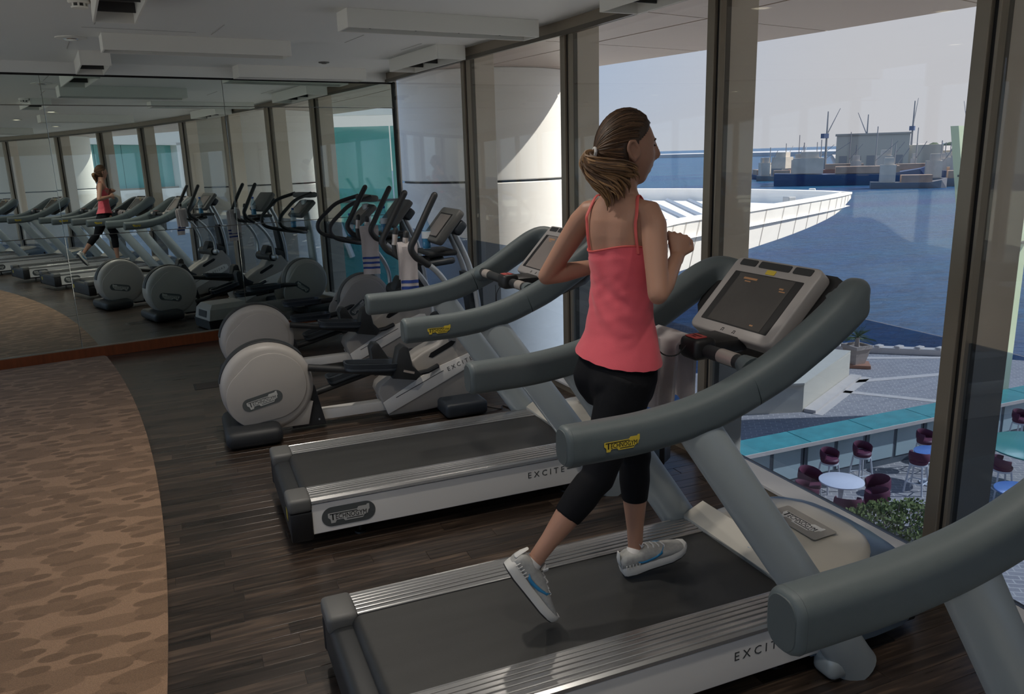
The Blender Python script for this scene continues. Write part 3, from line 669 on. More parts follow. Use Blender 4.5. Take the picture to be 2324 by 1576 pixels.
# stools
def make_stool():
    t = thing('bar_stool', '', 'stool')
    b = MB(); b.lathe([(.05, .70), (.185, .70), (.20, .73), (.20, .77), (.17, .80), (.02, .81)], 16); b.build('cushion', M_PURP, t)
    b = MB(); b.tube([(math.cos(a)*.2, math.sin(a)*.2, .86+.04*math.cos(a*1.0)) for a in [R(-110+i*22) for i in range(11)]], [(.10, .022)]*11, 8, side=(0, 0, 1)); b.build('backrest', M_PURP, t)
    b = MB(); b.lathe([(.14, .655), (.19, .66), (.19, .70), (.14, .70)], 16); b.build('seat_ring', M_STW, t)
    for sx in (-1, 1):
        for sy in (-1, 1):
            b = MB(); b.tube([(sx*.13, sy*.13, .67), (sx*.20, sy*.20, 0)], .02, 6); b.build('leg', M_STW, t)
    b = MB()
    for i in range(4):
        a, c = [(1, 1), (-1, 1), (-1, -1), (1, -1)][i], [(-1, 1), (-1, -1), (1, -1), (1, 1)][i]
        b.tube([(a[0]*.175, a[1]*.175, .25), (c[0]*.175, c[1]*.175, .25)], .013, 6)
    b.build('foot_rail', M_STW, t); return t
st0 = make_stool()
for i, (x, y, a, lab) in enumerate(((13.05, 12.98, 90, 'white stool with plum seat at the window end of the bar'), (14.0, 12.95, 80, 'white stool with plum seat, second along the bar from its window end'),
        (15.95, 12.9, 100, 'white plum-seated stool at the middle of the bar'), (17.15, 12.95, 90, 'white plum-seated stool at the bar next to the middle one, partly behind the post'),
        (14.75, 12.05, 200, 'tall white plum-seated stool standing apart between two round tables'), (19.3, 12.9, 90, 'white stool at the bar right of the window post'),
        (20.25, 12.9, 70, 'white stool at the furthest visible end of the bar'), (16.05, 11.0, 150, 'white stool beside the large green table'))):
    o = st0 if i == 0 else copy_tree(st0)
    o.location = (x, y, TER); o.rotation_euler = (0, 0, R(a)); o['label'] = lab; o['group'] = 'bar stools on the terrace'
# tables
def table(x, y, r, h, top, label):
    t = thing('round_table', label, 'table', (x, y, TER))
    b = MB(); b.lathe([(.02, h-.06), (r-.06, h-.055), (r, h-.03), (r, h-.005), (r-.01, h), (.01, h)], 40); b.build('table_top', top, t)
    b = MB(); b.lathe([(.24, 0), (.25, .02), (.06, .06), (.045, h*.5), (.07, h-.08), (.2, h-.055)], 20); b.build('pedestal', M_STW, t)
table(12.42, 11.98, .46, .75, M_TOPW, 'round white table ringed by plum tub chairs below the window')
table(15.45, 12.25, .42, .78, M_TOPB, 'round blue table half behind the window post')
table(15.25, 10.05, .45, .75, M_TOPB, 'round blue table right of the window post')
table(17.2, 11.0, 1.05, 1.02, M_TOPT, 'large round green table right of the window post')
def make_tub():
    t = thing('tub_chair', '', 'chair')
    b = MB(); b.lathe([(.05, .34), (.22, .34), (.24, .38), (.23, .44), (.02, .46)], 16); b.build('seat', M_PURP, t)
    ang = [R(-120+i*20) for i in range(13)]
    b = MB(); b.tube([(math.cos(a)*.25, math.sin(a)*.25, .56+.07*math.cos(a)) for a in ang], [(.15, .03)]*13, 8, side=(0, 0, 1)); b.build('backrest', M_PURP, t)
    for sx in (-1, 1):
        for sy in (-1, 1):
            b = MB(); b.tube([(sx*.15, sy*.15, .35), (sx*.19, sy*.19, 0)], .02, 6); b.build('leg', M_STW, t)
    return t
tc0 = make_tub()
for i, (x, y, lab) in enumerate(((11.70, 12.20, 'plum tub chair on the window side of the white round table'), (11.95, 11.32, 'plum tub chair nearest the bush at the white table'), (12.72, 11.34, 'plum tub chair beside the bush, tucked under the white table'),
        (13.2, 11.75, 'plum tub chair at the white table, on the side away from the window'), (12.25, 12.70, 'plum tub chair between the white table and the bar'), (14.6, 9.75, 'plum tub chair beside the blue table right of the post'))):
    o = tc0 if i == 0 else copy_tree(tc0); cx, cy = ((12.42, 11.98) if i < 5 else (15.25, 10.05))
    o.location = (x, y, TER); o.rotation_euler = (0, 0, math.atan2(y-cy, x-cx)); o['label'] = lab; o['group'] = 'plum tub chairs on the terrace'
# bush in its planter
t = thing('planter_bush', 'leafy green bush growing in a grey trough planter on the terrace', 'plant', (12.15, 10.15, TER), R(-30))
b = MB(); b.box((0, 0, .2), (2.4, .7, .4), bevel=.02); b.build('planter', mat('trough_grey', (.20, .19, .21), .7), t, False)
random.seed(11)
lf = MB(); stem = MB()
for k in range(2600):
    u = random.uniform(-1, 1); a = random.uniform(0, 6.28); rr = random.uniform(.55, 1)**.6
    p = Vector((u*1.05*rr, math.cos(a)*.5*rr*math.sqrt(max(0, 1-u*u*.7)), .62+.42*math.sin(a)*rr*math.sqrt(max(0, 1-u*u*.7))))
    p += Vector((noise.noise(p*4)*.12, noise.noise(p*4+Vector((9, 0, 0)))*.12, noise.noise(p*5)*.12))
    q = Vector((random.gauss(0, 1), random.gauss(0, 1), random.gauss(.4, 1))).normalized(); s1 = q.orthogonal().normalized()*.034; l = q*.085
    lf.poly([p, p+l*.5+s1, p+l, p+l*.5-s1])
for k in range(14): stem.tube([(random.uniform(-.9, .9), 0, .38), (random.uniform(-1, 1), random.uniform(-.3, .3), .95)], .012, 4)
o = lf.build('leaves', M_BUSH, t, False); o['kind'] = 'stuff'; stem.build('stems', M_TERRA, t)
# ================================================================== TREADMILLS
M_ARM = mat('grey_foam_grip', (.098, .122, .128), .50, noise_amt=.06, noise_scale=40, bump=.12, bump_scale=900)
M_ARMCAP = mat('grip_end_cap', (.075, .094, .098), .5)
M_TUBE = mat('painted_steel_tube', (.42, .47, .48), .34, .15, noise_amt=.04, noise_scale=6)
M_DARK = mat('dark_plastic', (.022, .024, .026), .5)
M_BLK = mat('black_plastic', (.010, .010, .011), .45)
M_CAPG = mat('grey_plastic', (.115, .115, .11), .5)
M_PANEL = mat('silver_side_panel', (.84, .82, .78), .40, .0)
M_RAIL = mat('ribbed_aluminium', (.52, .52, .52), .24, .8)
M_BEIGE = mat('warm_silver_plastic', (.58, .55, .48), .33, .0)
M_HOODB = mat('hood_blue_grey', (.13, .18, .24), .30, .3)
M_BEZEL = mat('console_bezel', (.36, .34, .33), .40, .0)
M_SCREEN = mat('screen_glass', (.075, .070, .065), .08, noise_amt=.3, noise_scale=5, spec=.6)
M_SCREENL = mat('screen_glass_pale', (.23, .20, .185), .12, noise_amt=.15, noise_scale=5)
M_YEL = mat('yellow_badge', (.62, .47, .05), .4); M_INK = mat('black_ink', (.008, .008, .008), .6); M_GINK = mat('grey_ink', (.06, .065, .065), .6)
M_CAPS = mat('capsule_grey', (.085, .095, .095), .45); M_PLATE = mat('pale_badge', (.50, .50, .47), .4)
M_RED = mat('red_label', (.42, .055, .05), .45); M_PALE = mat('pale_sensor', (.50, .44, .40), .35, .4); M_ORANGE = mat('screen_mark', (.45, .23, .10), .5)
def belt_mat():
    M = mat('rubber_belt', (.030, .030, .029), .46, noise_amt=.30, noise_scale=7, stretch=(.35, 3.0, 1), bump=.25, bump_scale=700)
    return M
M_BELT = belt_mat()
def make_treadmill():
    t = thing('treadmill', '', 'treadmill')
    b = MB(); b.box((1.30, 0, .135), (1.94, .70, .15), bevel=.01); b.build('deck_frame', M_BLK, t, False)
    prof = [(1.82, .249)]+[(.405+.035*math.sin(-a), .214+.035*math.cos(a)) for a in [R(i*15) for i in range(13)]]+[(1.82, .179)]
    b = MB(); b.prism(prof, .456, frame((0, .228, 0), (1, 0, 0), (0, 0, 1))); b.build('belt', M_BELT, t)
    b = MB(); b.box((.345, 0, .135), (.10, .745, .17), bevel=.03, seg=3); b.build('rear_cover', M_DARK, t)
    b = MB(); b.box((.297, -.26, .15), (.006, .05, .05)); b.build('warning_label', M_YEL, t, False)
    for s in (-1, 1):
        # ribbed rail
        pr = [(.232, .236), (.232, .252)]; n = 6
        for k in range(n):
            y0 = .238+k*.0225; z = .2525+.004*math.sin(math.pi*(k+.5)/n)-.004*(k/n)**2
            pr += [(y0, z-.0012), (y0+.003, z), (y0+.0160, z), (y0+.0182, z-.0012), (y0+.0186, z-.0050), (y0+.0220, z-.0050)]
        pr += [(.376, .250), (.386, .243), (.388, .232), (.380, .226)]
        b = MB(); ring = lambda x: [(x, s*p[0], p[1]) for p in pr]
        b.loft([ring(.392), ring(1.80)]); b.build('side_rail', M_RAIL, t, False)
        b = MB(); b.box((.343, s*.308, .226), (.104, .160, .066), bevel=.018, seg=3); b.build('rail_end_cap', M_CAPG, t)
        b = MB(); b.box((.343, s*.372, .125), (.10, .03, .14), bevel=.012, seg=2); b.build('corner_cover', M_BLK, t)
        # silver panel with lettering
        pts = [(.392, .078), (1.80, .078), (1.90, .085), (1.96, .115), (1.97, .16), (1.93, .205), (1.80, .221), (.392, .221)]
        b = MB(); M = frame((0, s*.362, 0), (1, 0, 0), (0, 0, 1)) if s < 0 else frame((0, s*.362, 0), (1, 0, 0), (0, 0, 1)) @ Matrix.Translation((0, 0, -.014))
        b.prism(pts, .014, M, bevel=.003); pn = b.build('side_panel', M_PANEL, t, False)
        fx = (1, 0, 0) if s < 0 else (-1, 0, 0); yo = s*.3765
        b = MB(); b.prism(capsule(.245, .094), .0015); b.build('badge_capsule', M_CAPS, pn, False, mtx=frame((.555, yo, .148), fx, (0, 0, 1)))
        emblem(pn, frame((.555, yo+s*.0016, .148), fx, (0, 0, 1)), .19, M_PLATE, M_INK)
        inst('lettering', text_mesh('EXCITE', .20, M_GINK, .0008, 1.55), pn, frame((1.55, yo, .165), fx, (0, 0, 1)))
        b = MB(); b.box(((1.72 if s < 0 else 1.39), yo, .163), (.11, .0016, .004)); b.build('lettering_line', M_GINK, pn, False)
        for x in (.62, 1.70):
            b = MB(); b.lathe([(.010, .03), (.010, .012), (.028, .010), (.030, 0), (.0, 0)], 14, Matrix.Translation((x, s*.28, 0))); b.tube([(x, s*.28, .02), (x, s*.28, .08)], .009, 8); b.build('levelling_foot', M_BLK, t)
        # upright
        b = MB(); b.tube([(1.925, s*.418, .012), (1.90, s*.418, .05), (1.60, s*.402, .49), (1.275, s*.374, .968)], [(.052, .078), (.050, .074), (.046, .068), (.034, .064)], 22, side=(0, 1, 0)); b.build('upright', M_TUBE, t, True, 60)
        b = MB(); b.box((1.87, s*.40, .05), (.17, .10, .085), bevel=.028, seg=3); b.build('upright_foot', M_TUBE, t)
        # handrail
        sec = rrect(.086, .113, .036, 5)
        pth = catmull([(.872, s*.372, .9665), (.97, s*.373, .9665), (1.10, s*.374, .969), (1.25, s*.374, .985), (1.37, s*.373, 1.012), (1.462, s*.372, 1.044)], 5)
        pth = [Vector((.858, s*.372, .9665)), Vector((.861, s*.372, .9665)), Vector((.866, s*.372, .9665))]+pth
        sc = [(.72, .80), (.86, .90), (.95, .965)]+[(1, 1+.03*i/len(pth)) for i in range(len(pth)-3)]
        b = MB(); b.sweep(pth, sec, (0, 1, 0), sc); hr = b.build('handrail', M_ARM, t, True, 50)
        b = MB(); b.sweep([(.8575, s*.372, .9665), (.874, s*.372, .9665)], rrect(.0865, .1136, .036, 5), (0, 1, 0), [(.74, .82), (1.004, 1.004)]); b.build('end_cap', M_ARMCAP, hr, True, 50)
        emblem(hr, frame((1.015, s*.4172, .965), fx, (0, 0, 1) if s < 0 else (0, 0, 1)), .108, M_YEL, M_INK)
        p2 = catmull([(1.4645, s*.372, 1.045), (1.56, s*.372, 1.086), (1.66, s*.371, 1.142), (1.75, s*.368, 1.196), (1.822, s*.358, 1.238), (1.876, s*.334, 1.258), (1.908, s*.286, 1.252), (1.924, s*.20, 1.234), (1.930, s*.10, 1.224), (1.930, 0, 1.221)], 5)
        k2 = len(p2); sc2 = [(1+.06*math.sin(math.pi*i/k2), lerp(1.03, 1.16, min(1, i/k2*2)) if i/k2 < .55 else lerp(1.16, .95, (i/k2-.55)/.45)) for i in range(k2)]
        b = MB(); b.sweep(p2, sec, (0, 1, 0), sc2); b.build('handrail_front', M_ARM, t, True, 50)
        b = MB(); b.tube([(1.50, s*.335, 1.085), (1.50, s*.29, 1.098)], [.040, .026], 16); b.build('crossbar_socket', M_ARM, t)
    # front hood
    HS = ((1.765, .372, .262), (1.80, .374, .285), (1.90, .376, .312), (2.05, .376, .330), (2.18, .366, .325), (2.28, .335, .298), (2.345, .285, .25), (2.375, .22, .19), (2.38, .20, .12))
    def hood_z(x, y):
        for (x0, h0, z0), (x1, h1, z1) in zip(HS[:-1], HS[1:]):
            if x <= x1: q = (x-x0)/(x1-x0); hw = lerp(h0, h1, q); zt = lerp(z0, z1, q); break
        return zt*.62+zt*.38*max(0, 1-(y/hw)**2)**.275
    rings = []
    for x, hw, zt in HS:
        rings.append([(x, -hw, .07), (x, -hw, zt*.62)]+[(x, -hw*math.cos(R(a)), zt*.62+(zt*.38)*math.sin(R(a))**.55) for a in (8, 20, 40, 55, 72, 90, 108, 125, 140, 160, 172)]+[(x, hw, zt*.62), (x, hw, .07)])
    b = MB(); b.loft(rings); b.build('motor_hood', M_HOODB, t, True, 50)
    b = MB(); rw = []
    for i in range(13):
        x = 1.84+(2.225-1.84)*i/12; wd = .315*math.sqrt(max(.02, 1-max(0, (x-1.98)/.25)**2)); rw.append([b.bm.verts.new((x, wd*(j/6-1), hood_z(x, wd*(j/6-1))+.004)) for j in range(13)])
    for p_, q_ in zip(rw[:-1], rw[1:]):
        for j in range(12): b.bm.faces.new((p_[j], p_[j+1], q_[j+1], q_[j]))
    hi = b.build('hood_insert', M_BEIGE, t, True, 60); sm = hi.modifiers.new('t', 'SOLIDIFY'); sm.thickness = .006; sm.offset = -1
    b = MB(); b.loft([[(1.765, -.37, .24), (1.765, .37, .24), (1.765, .37, .264), (1.765, -.37, .264)], [(1.85, -.355, .24), (1.85, .355, .24), (1.85, .355, .3145), (1.85, -.355, .3145)]]); b.build('hood_step', M_BEIGE, t, False)
    b = MB(); b.prism(rrect(.26, .11, .01), .002); lp = b.build('badge_plate', mat('badge_plate_grey', (.33, .31, .275), .4), hi, False, mtx=frame((2.04, 0, .3335), (0, -1, 0), (1, 0, .05)))
    emblem(hi, frame((2.04, 0, .3357), (0, -1, 0), (1, 0, .05)), .19, mat('white_badge', (.7, .7, .68), .4), M_INK)
    # console
    up = Vector((.21, 0, .2255)).normalized(); n = Vector((-up.z, 0, up.x)); C0 = Vector((1.765, 0, 1.222))
    F = frame(C0, (0, -1, 0), up)
    con = MB(); con.prism(rrect(.425, .318, .030, 5), .055, F @ Matrix.Translation((0, 0, -.055)), bevel=.008); co = con.build('console', M_BEZEL, t, True, 50)
    b = MB(); b.prism(rrect(.345, .215, .004), .0015); b.build('screen_border', M_BLK, co, False, mtx=F @ Matrix.Translation((0, -.012, 0)))
    b = MB(); b.prism(rrect(.275, .207, .003), .001); sc = b.build('screen', M_SCREEN, co, False, mtx=F @ Matrix.Translation((0, -.012, .0014)))
    for (mx, my, w, h) in ((-.07, .072, .07, .008), (-.075, .060, .03, .004), (.10, .055, .02, .006), (.11, .045, .028, .004), (.085, -.10, .016, .005)):
        b = MB(); b.box((0, 0, 0), (w, h, .0004)); b.build('screen_mark', M_ORANGE, co, False, mtx=F @ Matrix.Translation((mx, my, .0026)))
    for x0, w in ((-.135, .085), (0, .155), (.135, .085)):
        b = MB(); b.prism(rrect(w, .026, .006), .002); b.build('button_recess', M_DARK, co, False, mtx=F @ Matrix.Translation((x0, .136, 0)))
    b = MB(); b.prism(rrect(.045, .018, .003), .002); b.build('badge', M_YEL, co, False, mtx=F @ Matrix.Translation((0, .110, 0)))
    for x0 in (-.03, .03):
        b = MB()
        b.box((0, .004, .0006), (.010, .0022, .0008)); b.box((-.0045, 0, .0006), (.0014, .010, .0008)); b.box((.0045, 0, .0006), (.0014, .010, .0008))
        b.box((-.006, -.005, .0006), (.004, .003, .0008)); b.box((.003, -.005, .0006), (.004, .003, .0008)); b.build('note_symbol', M_INK, co, False, mtx=F @ Matrix.Translation((x0, -.138, 0)))
    # dark shell behind the console and neck
    rings = []
    for q, hw, th in ((-.155, .20, .10), (-.05, .315, .13), (.06, .345, .13), (.14, .30, .10), (.17, .22, .06)):
        base = C0+up*q-n*.052
        rings.append([base+Vector((0, y*hw, 0))-n*(th*dz) for y, dz in ((-1, 0), (-1.0, .35), (-.8, .8), (-.4, 1), (.4, 1), (.8, .8), (1.0, .35), (1, 0))])
    b = MB(); b.loft(rings); b.build('console_shell', M_BLK, t, True, 60)
    b = MB(); b.box((1.60, 0, 1.085), (.20, .16, .05), bevel=.02); b.build('console_neck', M_BLK, t)
    # crossbar, stop switch
    b = MB(); b.tube([(1.50, -.33, 1.095), (1.50, .33, 1.095)], .0225, 16); cb = b.build('crossbar', M_DARK, t)
    for s in (-1, 1):
        b = MB(); b.tube([(1.50, s*.19, 1.096), (1.50, s*.265, 1.096)], .0232, 16); b.build('pulse_sensor', M_PALE, cb)
    b = MB(); b.box((1.495, -.075, 1.10), (.085, .095, .072), bevel=.018, seg=3); sb = b.build('stop_box', M_BLK, t)
    b = MB(); b.prism(rrect(.062, .046, .006), .002); b.build('stop_label', M_RED, sb, False, mtx=frame((1.487, -.075, 1.1358), (0, -1, 0), (1, 0, .02)))
    inst('lettering', text_mesh('EMERGENCY', .044, M_INK, .0006), sb, frame((1.492, -.075, 1.1385), (0, -1, 0), (1, 0, .02)))
    inst('lettering', text_mesh('STOP', .020, M_INK, .0006), sb, frame((1.478, -.075, 1.1383), (0, -1, 0), (1, 0, .02)))
    return t
tm0 = make_treadmill()
TM = [(0, 2.15, 0, 'treadmill with the woman running on it'), (0, 3.765, 0, 'empty treadmill between the runner and the ellipticals'), (-.03, .53, 0, 'treadmill whose grey handrail juts into the foreground by the window post'),
      (-.30, -1.20, -4, 'treadmill behind the foreground one, seen only in the mirror'), (-.72, -2.85, -8, 'last treadmill of the row, seen only in the mirror')]
treads = []
for i, (x, y, a, lab) in enumerate(TM):
    o = tm0 if i == 0 else copy_tree(tm0); o.location = (x, y, 0); o.rotation_euler = (0, 0, R(a)); o['label'] = lab; o['group'] = 'treadmills facing the windows'; treads.append(o)
bpy.context.view_layer.update()
for ch in treads[1].children:
    if ch.name.startswith('console') and ch.name.split('.')[0] == 'console':
        for g in ch.children:
            if g.name.startswith('screen') and not g.name.startswith('screen_'):
                g.data = g.data.copy(); g.data.materials[0] = M_SCREENL
# stop-key cord on the runner's machine
b = MB(); b.tube(catmull([(1.455, -.07, 1.11), (1.43, -.05, 1.075), (1.39, -.03, 1.08), (1.36, -.02, 1.13), (1.345, -.02, 1.20), (1.335, -.03, 1.24)], 6), .0022, 6); b.build('safety_cord', M_BLK, tm0)
b = MB(); b.tube(catmull([(1.50, .02, 1.07), (1.48, .05, 1.02), (1.49, .08, .93), (1.50, .10, .90), (1.50, .12, .95), (1.505, .13, 1.05)], 6), .0022, 6); b.build('safety_cord', M_BLK, treads[1])
# ================================================================== ELLIPTICALS
M_SHELL = mat('grey_shell', (.40, .375, .345), .42, .0, noise_amt=.03, noise_scale=9)
M_STEEL = mat('brushed_tube', (.50, .54, .58), .3, .5)
M_BLUEK = mat('blue_black_plastic', (.030, .038, .048), .45)
def yl(M_, y0, y1):   # helper: lathe axis along Y
    return M_
def pedal(t, x, y, z, tilt, bar_from):
    F = Matrix.Translation((x, y, z)) @ Matrix.Rotation(tilt, 4, 'Y')
    b = MB(); b.prism(rrect(.34, .15, .05), .02, F, bevel=.004)
    pd = b.build('pedal', M_BLUEK, t, True, 40)
    sec = rrect(.34, .15, .05); b = MB(); b.loft([[F @ Vector((a, c, .02)) for a, c in sec], [F @ Vector((a*1.03, c*1.06, .05)) for a, c in sec], [F @ Vector((a*.96, c*.90, .05)) for a, c in sec], [F @ Vector((a*.93, c*.84, .022)) for a, c in sec]], cap=False); b.build('pedal_rim', M_BLUEK, pd, True, 60)
    g = [(.14, -.055), (.30, -.07), (.335, -.03), (.27, .03), (.235, .15), (.20, .165), (.17, .14)]
    b = MB(); b.prism(g, .11, F @ frame((0, .055, 0), (1, 0, 0), (0, 0, 1)), bevel=.008); b.build('pedal_guard', M_DARK, pd, True, 40)
    b = MB(); b.box((.245, -.057, -.01), (.075, .004, .014), rot=Matrix.Rotation(R(12), 3, 'Y')); q = b.build('pedal_mark', M_PALE, pd, False); q.matrix_local = F
    b = MB(); b.tube([bar_from, F @ Vector((.20, 0, -.03))], .024, 10); b.build('pedal_arm', M_DARK, t)
def make_elliptical():
    t = thing('elliptical_trainer', '', 'elliptical')
    b = MB(); b.box((.27, 0, .062), (.34, .54, .112), bevel=.045, seg=4); b.build('rear_foot', M_DARK, t)
    A = lambda x, z: Matrix.Translation((x, 0, z)) @ Matrix.Rotation(R(90), 4, 'X')
    prof = [(.06, .118), (.245, .116), (.268, .105), (.281, .085), (.284, .05), (.284, -.05), (.281, -.085), (.268, -.105), (.245, -.116), (.06, -.118)]
    b = MB(); b.lathe(prof, 64, A(.388, .332)); ws = b.build('wheel_shell', M_SHELL, t, True, 50)
    # lower skirt of the shell
    b = MB(); b.prism([(.16, .20), (.30, .055), (.62, .05), (.66, .20), (.40, .32)], .19, frame((0, .095, 0), (1, 0, 0), (0, 0, 1)), bevel=.012); b.build('shell_skirt', M_SHELL, t, True, 40)
    b = MB(); b.prism([(.52, .03), (.735, .03), (.68, .30), (.60, .36)], .14, frame((0, .07, 0), (1, 0, 0), (0, 0, 1)), bevel=.006); b.build('wheel_bracket', M_DARK, t, False)
    b = MB(); sec = rrect(.085, .018, .006, 3); b.sweep([(.388+.284*math.cos(R(a)), 0, .332+.284*math.sin(R(a))) for a in range(38, 172, 6)], sec, (0, 1, 0)); b.build('wheel_guard', M_DARK, t, True, 60)
    for s in (-1, 1):
        # raised teardrop cover
        pts = []
        for a in range(-80, 130, 10): pts.append((.41+.215*math.cos(R(a)), .345+.215*math.sin(R(a))))
        for a in range(140, 250, 10): pts.append((.335+.205*math.cos(R(a)), .285+.205*math.sin(R(a))))
        b = MB(); M = frame((0, s*.114+(0 if s < 0 else -.012+.012), 0), (1, 0, 0), (0, 0, 1)); M = M if s < 0 else M @ Matrix.Translation((0, 0, -.012))
        b.prism(pts, .012, M, bevel=.006); b.build('shell_cover', M_SHELL, ws, True, 40)
        fx = Vector((1, 0, .22)) if s < 0 else Vector((-1, 0, .22))
        yo = s*.1265; fy = Vector((0, 0, 1))
        b = MB(); b.prism(capsule(.250, .082), .002); b.build('badge_capsule', M_CAPS, ws, False, mtx=frame((.345, yo, .262), fx, fy))
        emblem(ws, frame((.345, yo+s*.0022, .262), fx, fy), .195, M_PLATE, M_GINK)
    b = MB(); b.lathe([(.001, 0), (.006, 0), (.006, .004), (.001, .004)], 10, Matrix.Translation((.69, -.071, .07)) @ Matrix.Rotation(R(90), 4, 'X')); b.build('bolt', M_STEEL, t)
    b = MB(); b.box((.93, 0, .085), (.60, .085, .065), bevel=.006); b.build('base_rail', M_PANEL, t)
    # front body
    bp = [(1.155, .025), (1.085, .20), (1.10, .245), (1.22, .33), (1.40, .44), (1.52, .49), (1.60, .60), (1.76, .60), (1.86, .47), (1.87, .28), (1.82, .12), (1.70, .05), (1.40, .025)]
    b = MB(); b.prism(bp, .20, frame((0, .10, 0), (1, 0, 0), (0, 0, 1)), bevel=.022); fb = b.build('front_body', M_SHELL, t, True, 45)
    for s in (-1, 1):
        st = [(1.14, .045), (1.11, .13), (1.45, .315), (1.74, .405), (1.79, .40), (1.81, .36), (1.78, .325), (1.50, .20)]
        M = frame((0, s*.104, 0), (1, 0, 0), (0, 0, 1)); M = M if s < 0 else M @ Matrix.Translation((0, 0, -.010))
        b = MB(); b.prism(st, .010, M, bevel=.004); b.build('body_strip', M_PANEL, fb, True, 40)
        sl = [(1.47, .395), (1.62, .465), (1.64, .49), (1.61, .50), (1.46, .43), (1.445, .405)]
        M = frame((0, s*.0995, 0), (1, 0, 0), (0, 0, 1)); M = M if s < 0 else M @ Matrix.Translation((0, 0, -.003))
        b = MB(); b.prism(sl, .003, M); b.build('body_slot', M_BLK, fb, False)
        fx = Vector((1, 0, .36)) if s < 0 else Vector((-1, 0, .36))
        inst('lettering', text_mesh('EXCITE', .19, M_GINK, .0008, 1.55), fb, frame((1.66, s*.1145, .335), (1, 0, .34) if s < 0 else (-1, 0, -.34), (0, 0, 1)))
        b = MB(); b.tube([(1.20, s*.1145, .155), (1.54, s*.1145, .30)], .0025, 4); b.build('body_line', M_GINK, fb)
    b = MB(); b.box((1.64, 0, .058), (.30, .60, .10), bevel=.028, seg=3); b.build('front_foot', M_BLUEK, t)
    # pivot housing and knobs
    b = MB(); b.tube([(1.60, -.20, .60), (1.60, .20, .60)], .055, 16); b.box((1.70, 0, .62), (.30, .16, .14), rot=Matrix.Rotation(R(25), 3, 'Y'), bevel=.03); b.build('pivot_housing', M_DARK, t)
    for s in (-1, 1):
        b = MB(); b.tube([(1.60, s*.20, .60), (1.60, s*.26, .60)], .034, 14, roundcap=True); b.build('pivot_knob', M_STEEL, t)
    # pedals
    pedal(t, 1.03, -.16, .385, R(6), (.64, -.13, .44)); pedal(t, .97, .18, .275, R(-14), (.62, .14, .17))
    for s, z in ((-1, .31), (1, .27)):
        b = MB(); b.tube([(1.28, s*.165, z), (1.42, s*.15, z+.01), (1.50, s*.12, z+.03)], .018, 8); b.build('link_arm', M_DARK, t)
    # column
    b = MB(); b.tube(catmull([(1.83, -.075, .52), (1.82, -.075, .75), (1.77, -.07, 1.0), (1.68, -.06, 1.22)], 5), .021, 10); b.tube(catmull([(1.83, .075, .52), (1.82, .075, .75), (1.77, .07, 1.0), (1.68, .06, 1.22)], 5), .021, 10); b.build('column', M_STEEL, t)
    b = MB(); b.loft([[(1.79, y, .55) for y in (-.06, .06)]+[(1.84, y, .55) for y in (.06, -.06)], [(1.74, y, .95) for y in (-.055, .055)]+[(1.78, y, .95) for y in (.055, -.055)]]); b.build('column_panel', M_BLUEK, t, False)
    # console
    up = Vector((.17, 0, .20)).normalized(); n = Vector((-up.z, 0, up.x)); C0 = Vector((1.60, 0, 1.285)); F = frame(C0, (0, -1, 0), up)
    b = MB(); b.prism(rrect(.37, .27, .03), .05, F @ Matrix.Translation((0, 0, -.05)), bevel=.012); co = b.build('console', M_CAPG, t, True, 45)
    b = MB(); b.prism(rrect(.25, .19, .006), .002); b.build('screen_border', M_BLK, co, False, mtx=F @ Matrix.Translation((0, -.01, 0)))
    b = MB(); b.prism(rrect(.215, .17, .004), .002); b.build('screen', M_SCREENL, co, False, mtx=F @ Matrix.Translation((0, -.01, .0015)))
    b = MB(); b.prism(rrect(.36, .10, .03), .07, F @ Matrix.Translation((0, .04, -.115)), bevel=.02); b.build('console_back', M_BLUEK, co, True, 45)
    b = MB(); b.box((1.57, 0, 1.10), (.20, .30, .035), bevel=.015); b.build('bottle_tray', M_DARK, t)
    b = MB(); b.tube([(1.45, -.17, 1.04), (1.62, -.17, 1.055)], .022, 10, roundcap=True); b.build('tray_bar', M_BLUEK, t)
    # moving handles
    for s, dx in ((-1, 0), (1, -.06)):
        P = catmull([(1.497+dx, s*.25, 1.485), (1.446+dx, s*.255, 1.398), (1.356+dx, s*.26, 1.235), (1.322+dx, s*.26, 1.165), (1.352+dx, s*.255, 1.105), (1.395+dx, s*.25, 1.076), (1.48+dx, s*.245, 1.01), (1.56+dx*.7, s*.24, .90), (1.605+dx*.3, s*.235, .76), (1.60, s*.23, .60)], 6)
        k = 33; b = MB(); b.tube(P[:k+1], .0215, 12, roundcap=True); b.build('handle_grip', M_DARK, t)
        b = MB(); b.tube(P[k:], .0185, 12); b.build('handle_tube', M_STEEL, t)
    # fixed stub handles
    for s in (-1, 1):
        P = catmull([(1.58, s*.06, 1.06), (1.42, s*.10, 1.045), (1.33, s*.13, 1.07), (1.315, s*.135, 1.15), (1.33, s*.135, 1.25)], 5)
        b = MB(); b.tube(P, .018, 10, roundcap=True); fh = b.build('fixed_handle', M_DARK, t)
        b = MB(); b.tube([(1.315, s*.135, 1.15), (1.325, s*.135, 1.22)], .0195, 10); b.build('pulse_sensor', M_PALE, fh)
    b = MB(); b.tube(catmull([(1.80, -.20, .03), (1.90, -.24, .006), (1.94, -.18, .006), (1.98, -.26, .006), (2.10, -.20, .006), (2.24, -.1, .006)], 5), .005, 6); b.build('power_cable', M_BLK, t)
    return t
e0 = make_elliptical()
e0.location = (0, 5.14, 0); e0['label'] = 'elliptical trainer standing next to the empty treadmill'; e0['group'] = 'elliptical trainers'
e1 = copy_tree(e0); e1.location = (.07, 6.56, 0); e1.rotation_euler = (0, 0, R(3)); e1['label'] = 'elliptical trainer beside the stepper'

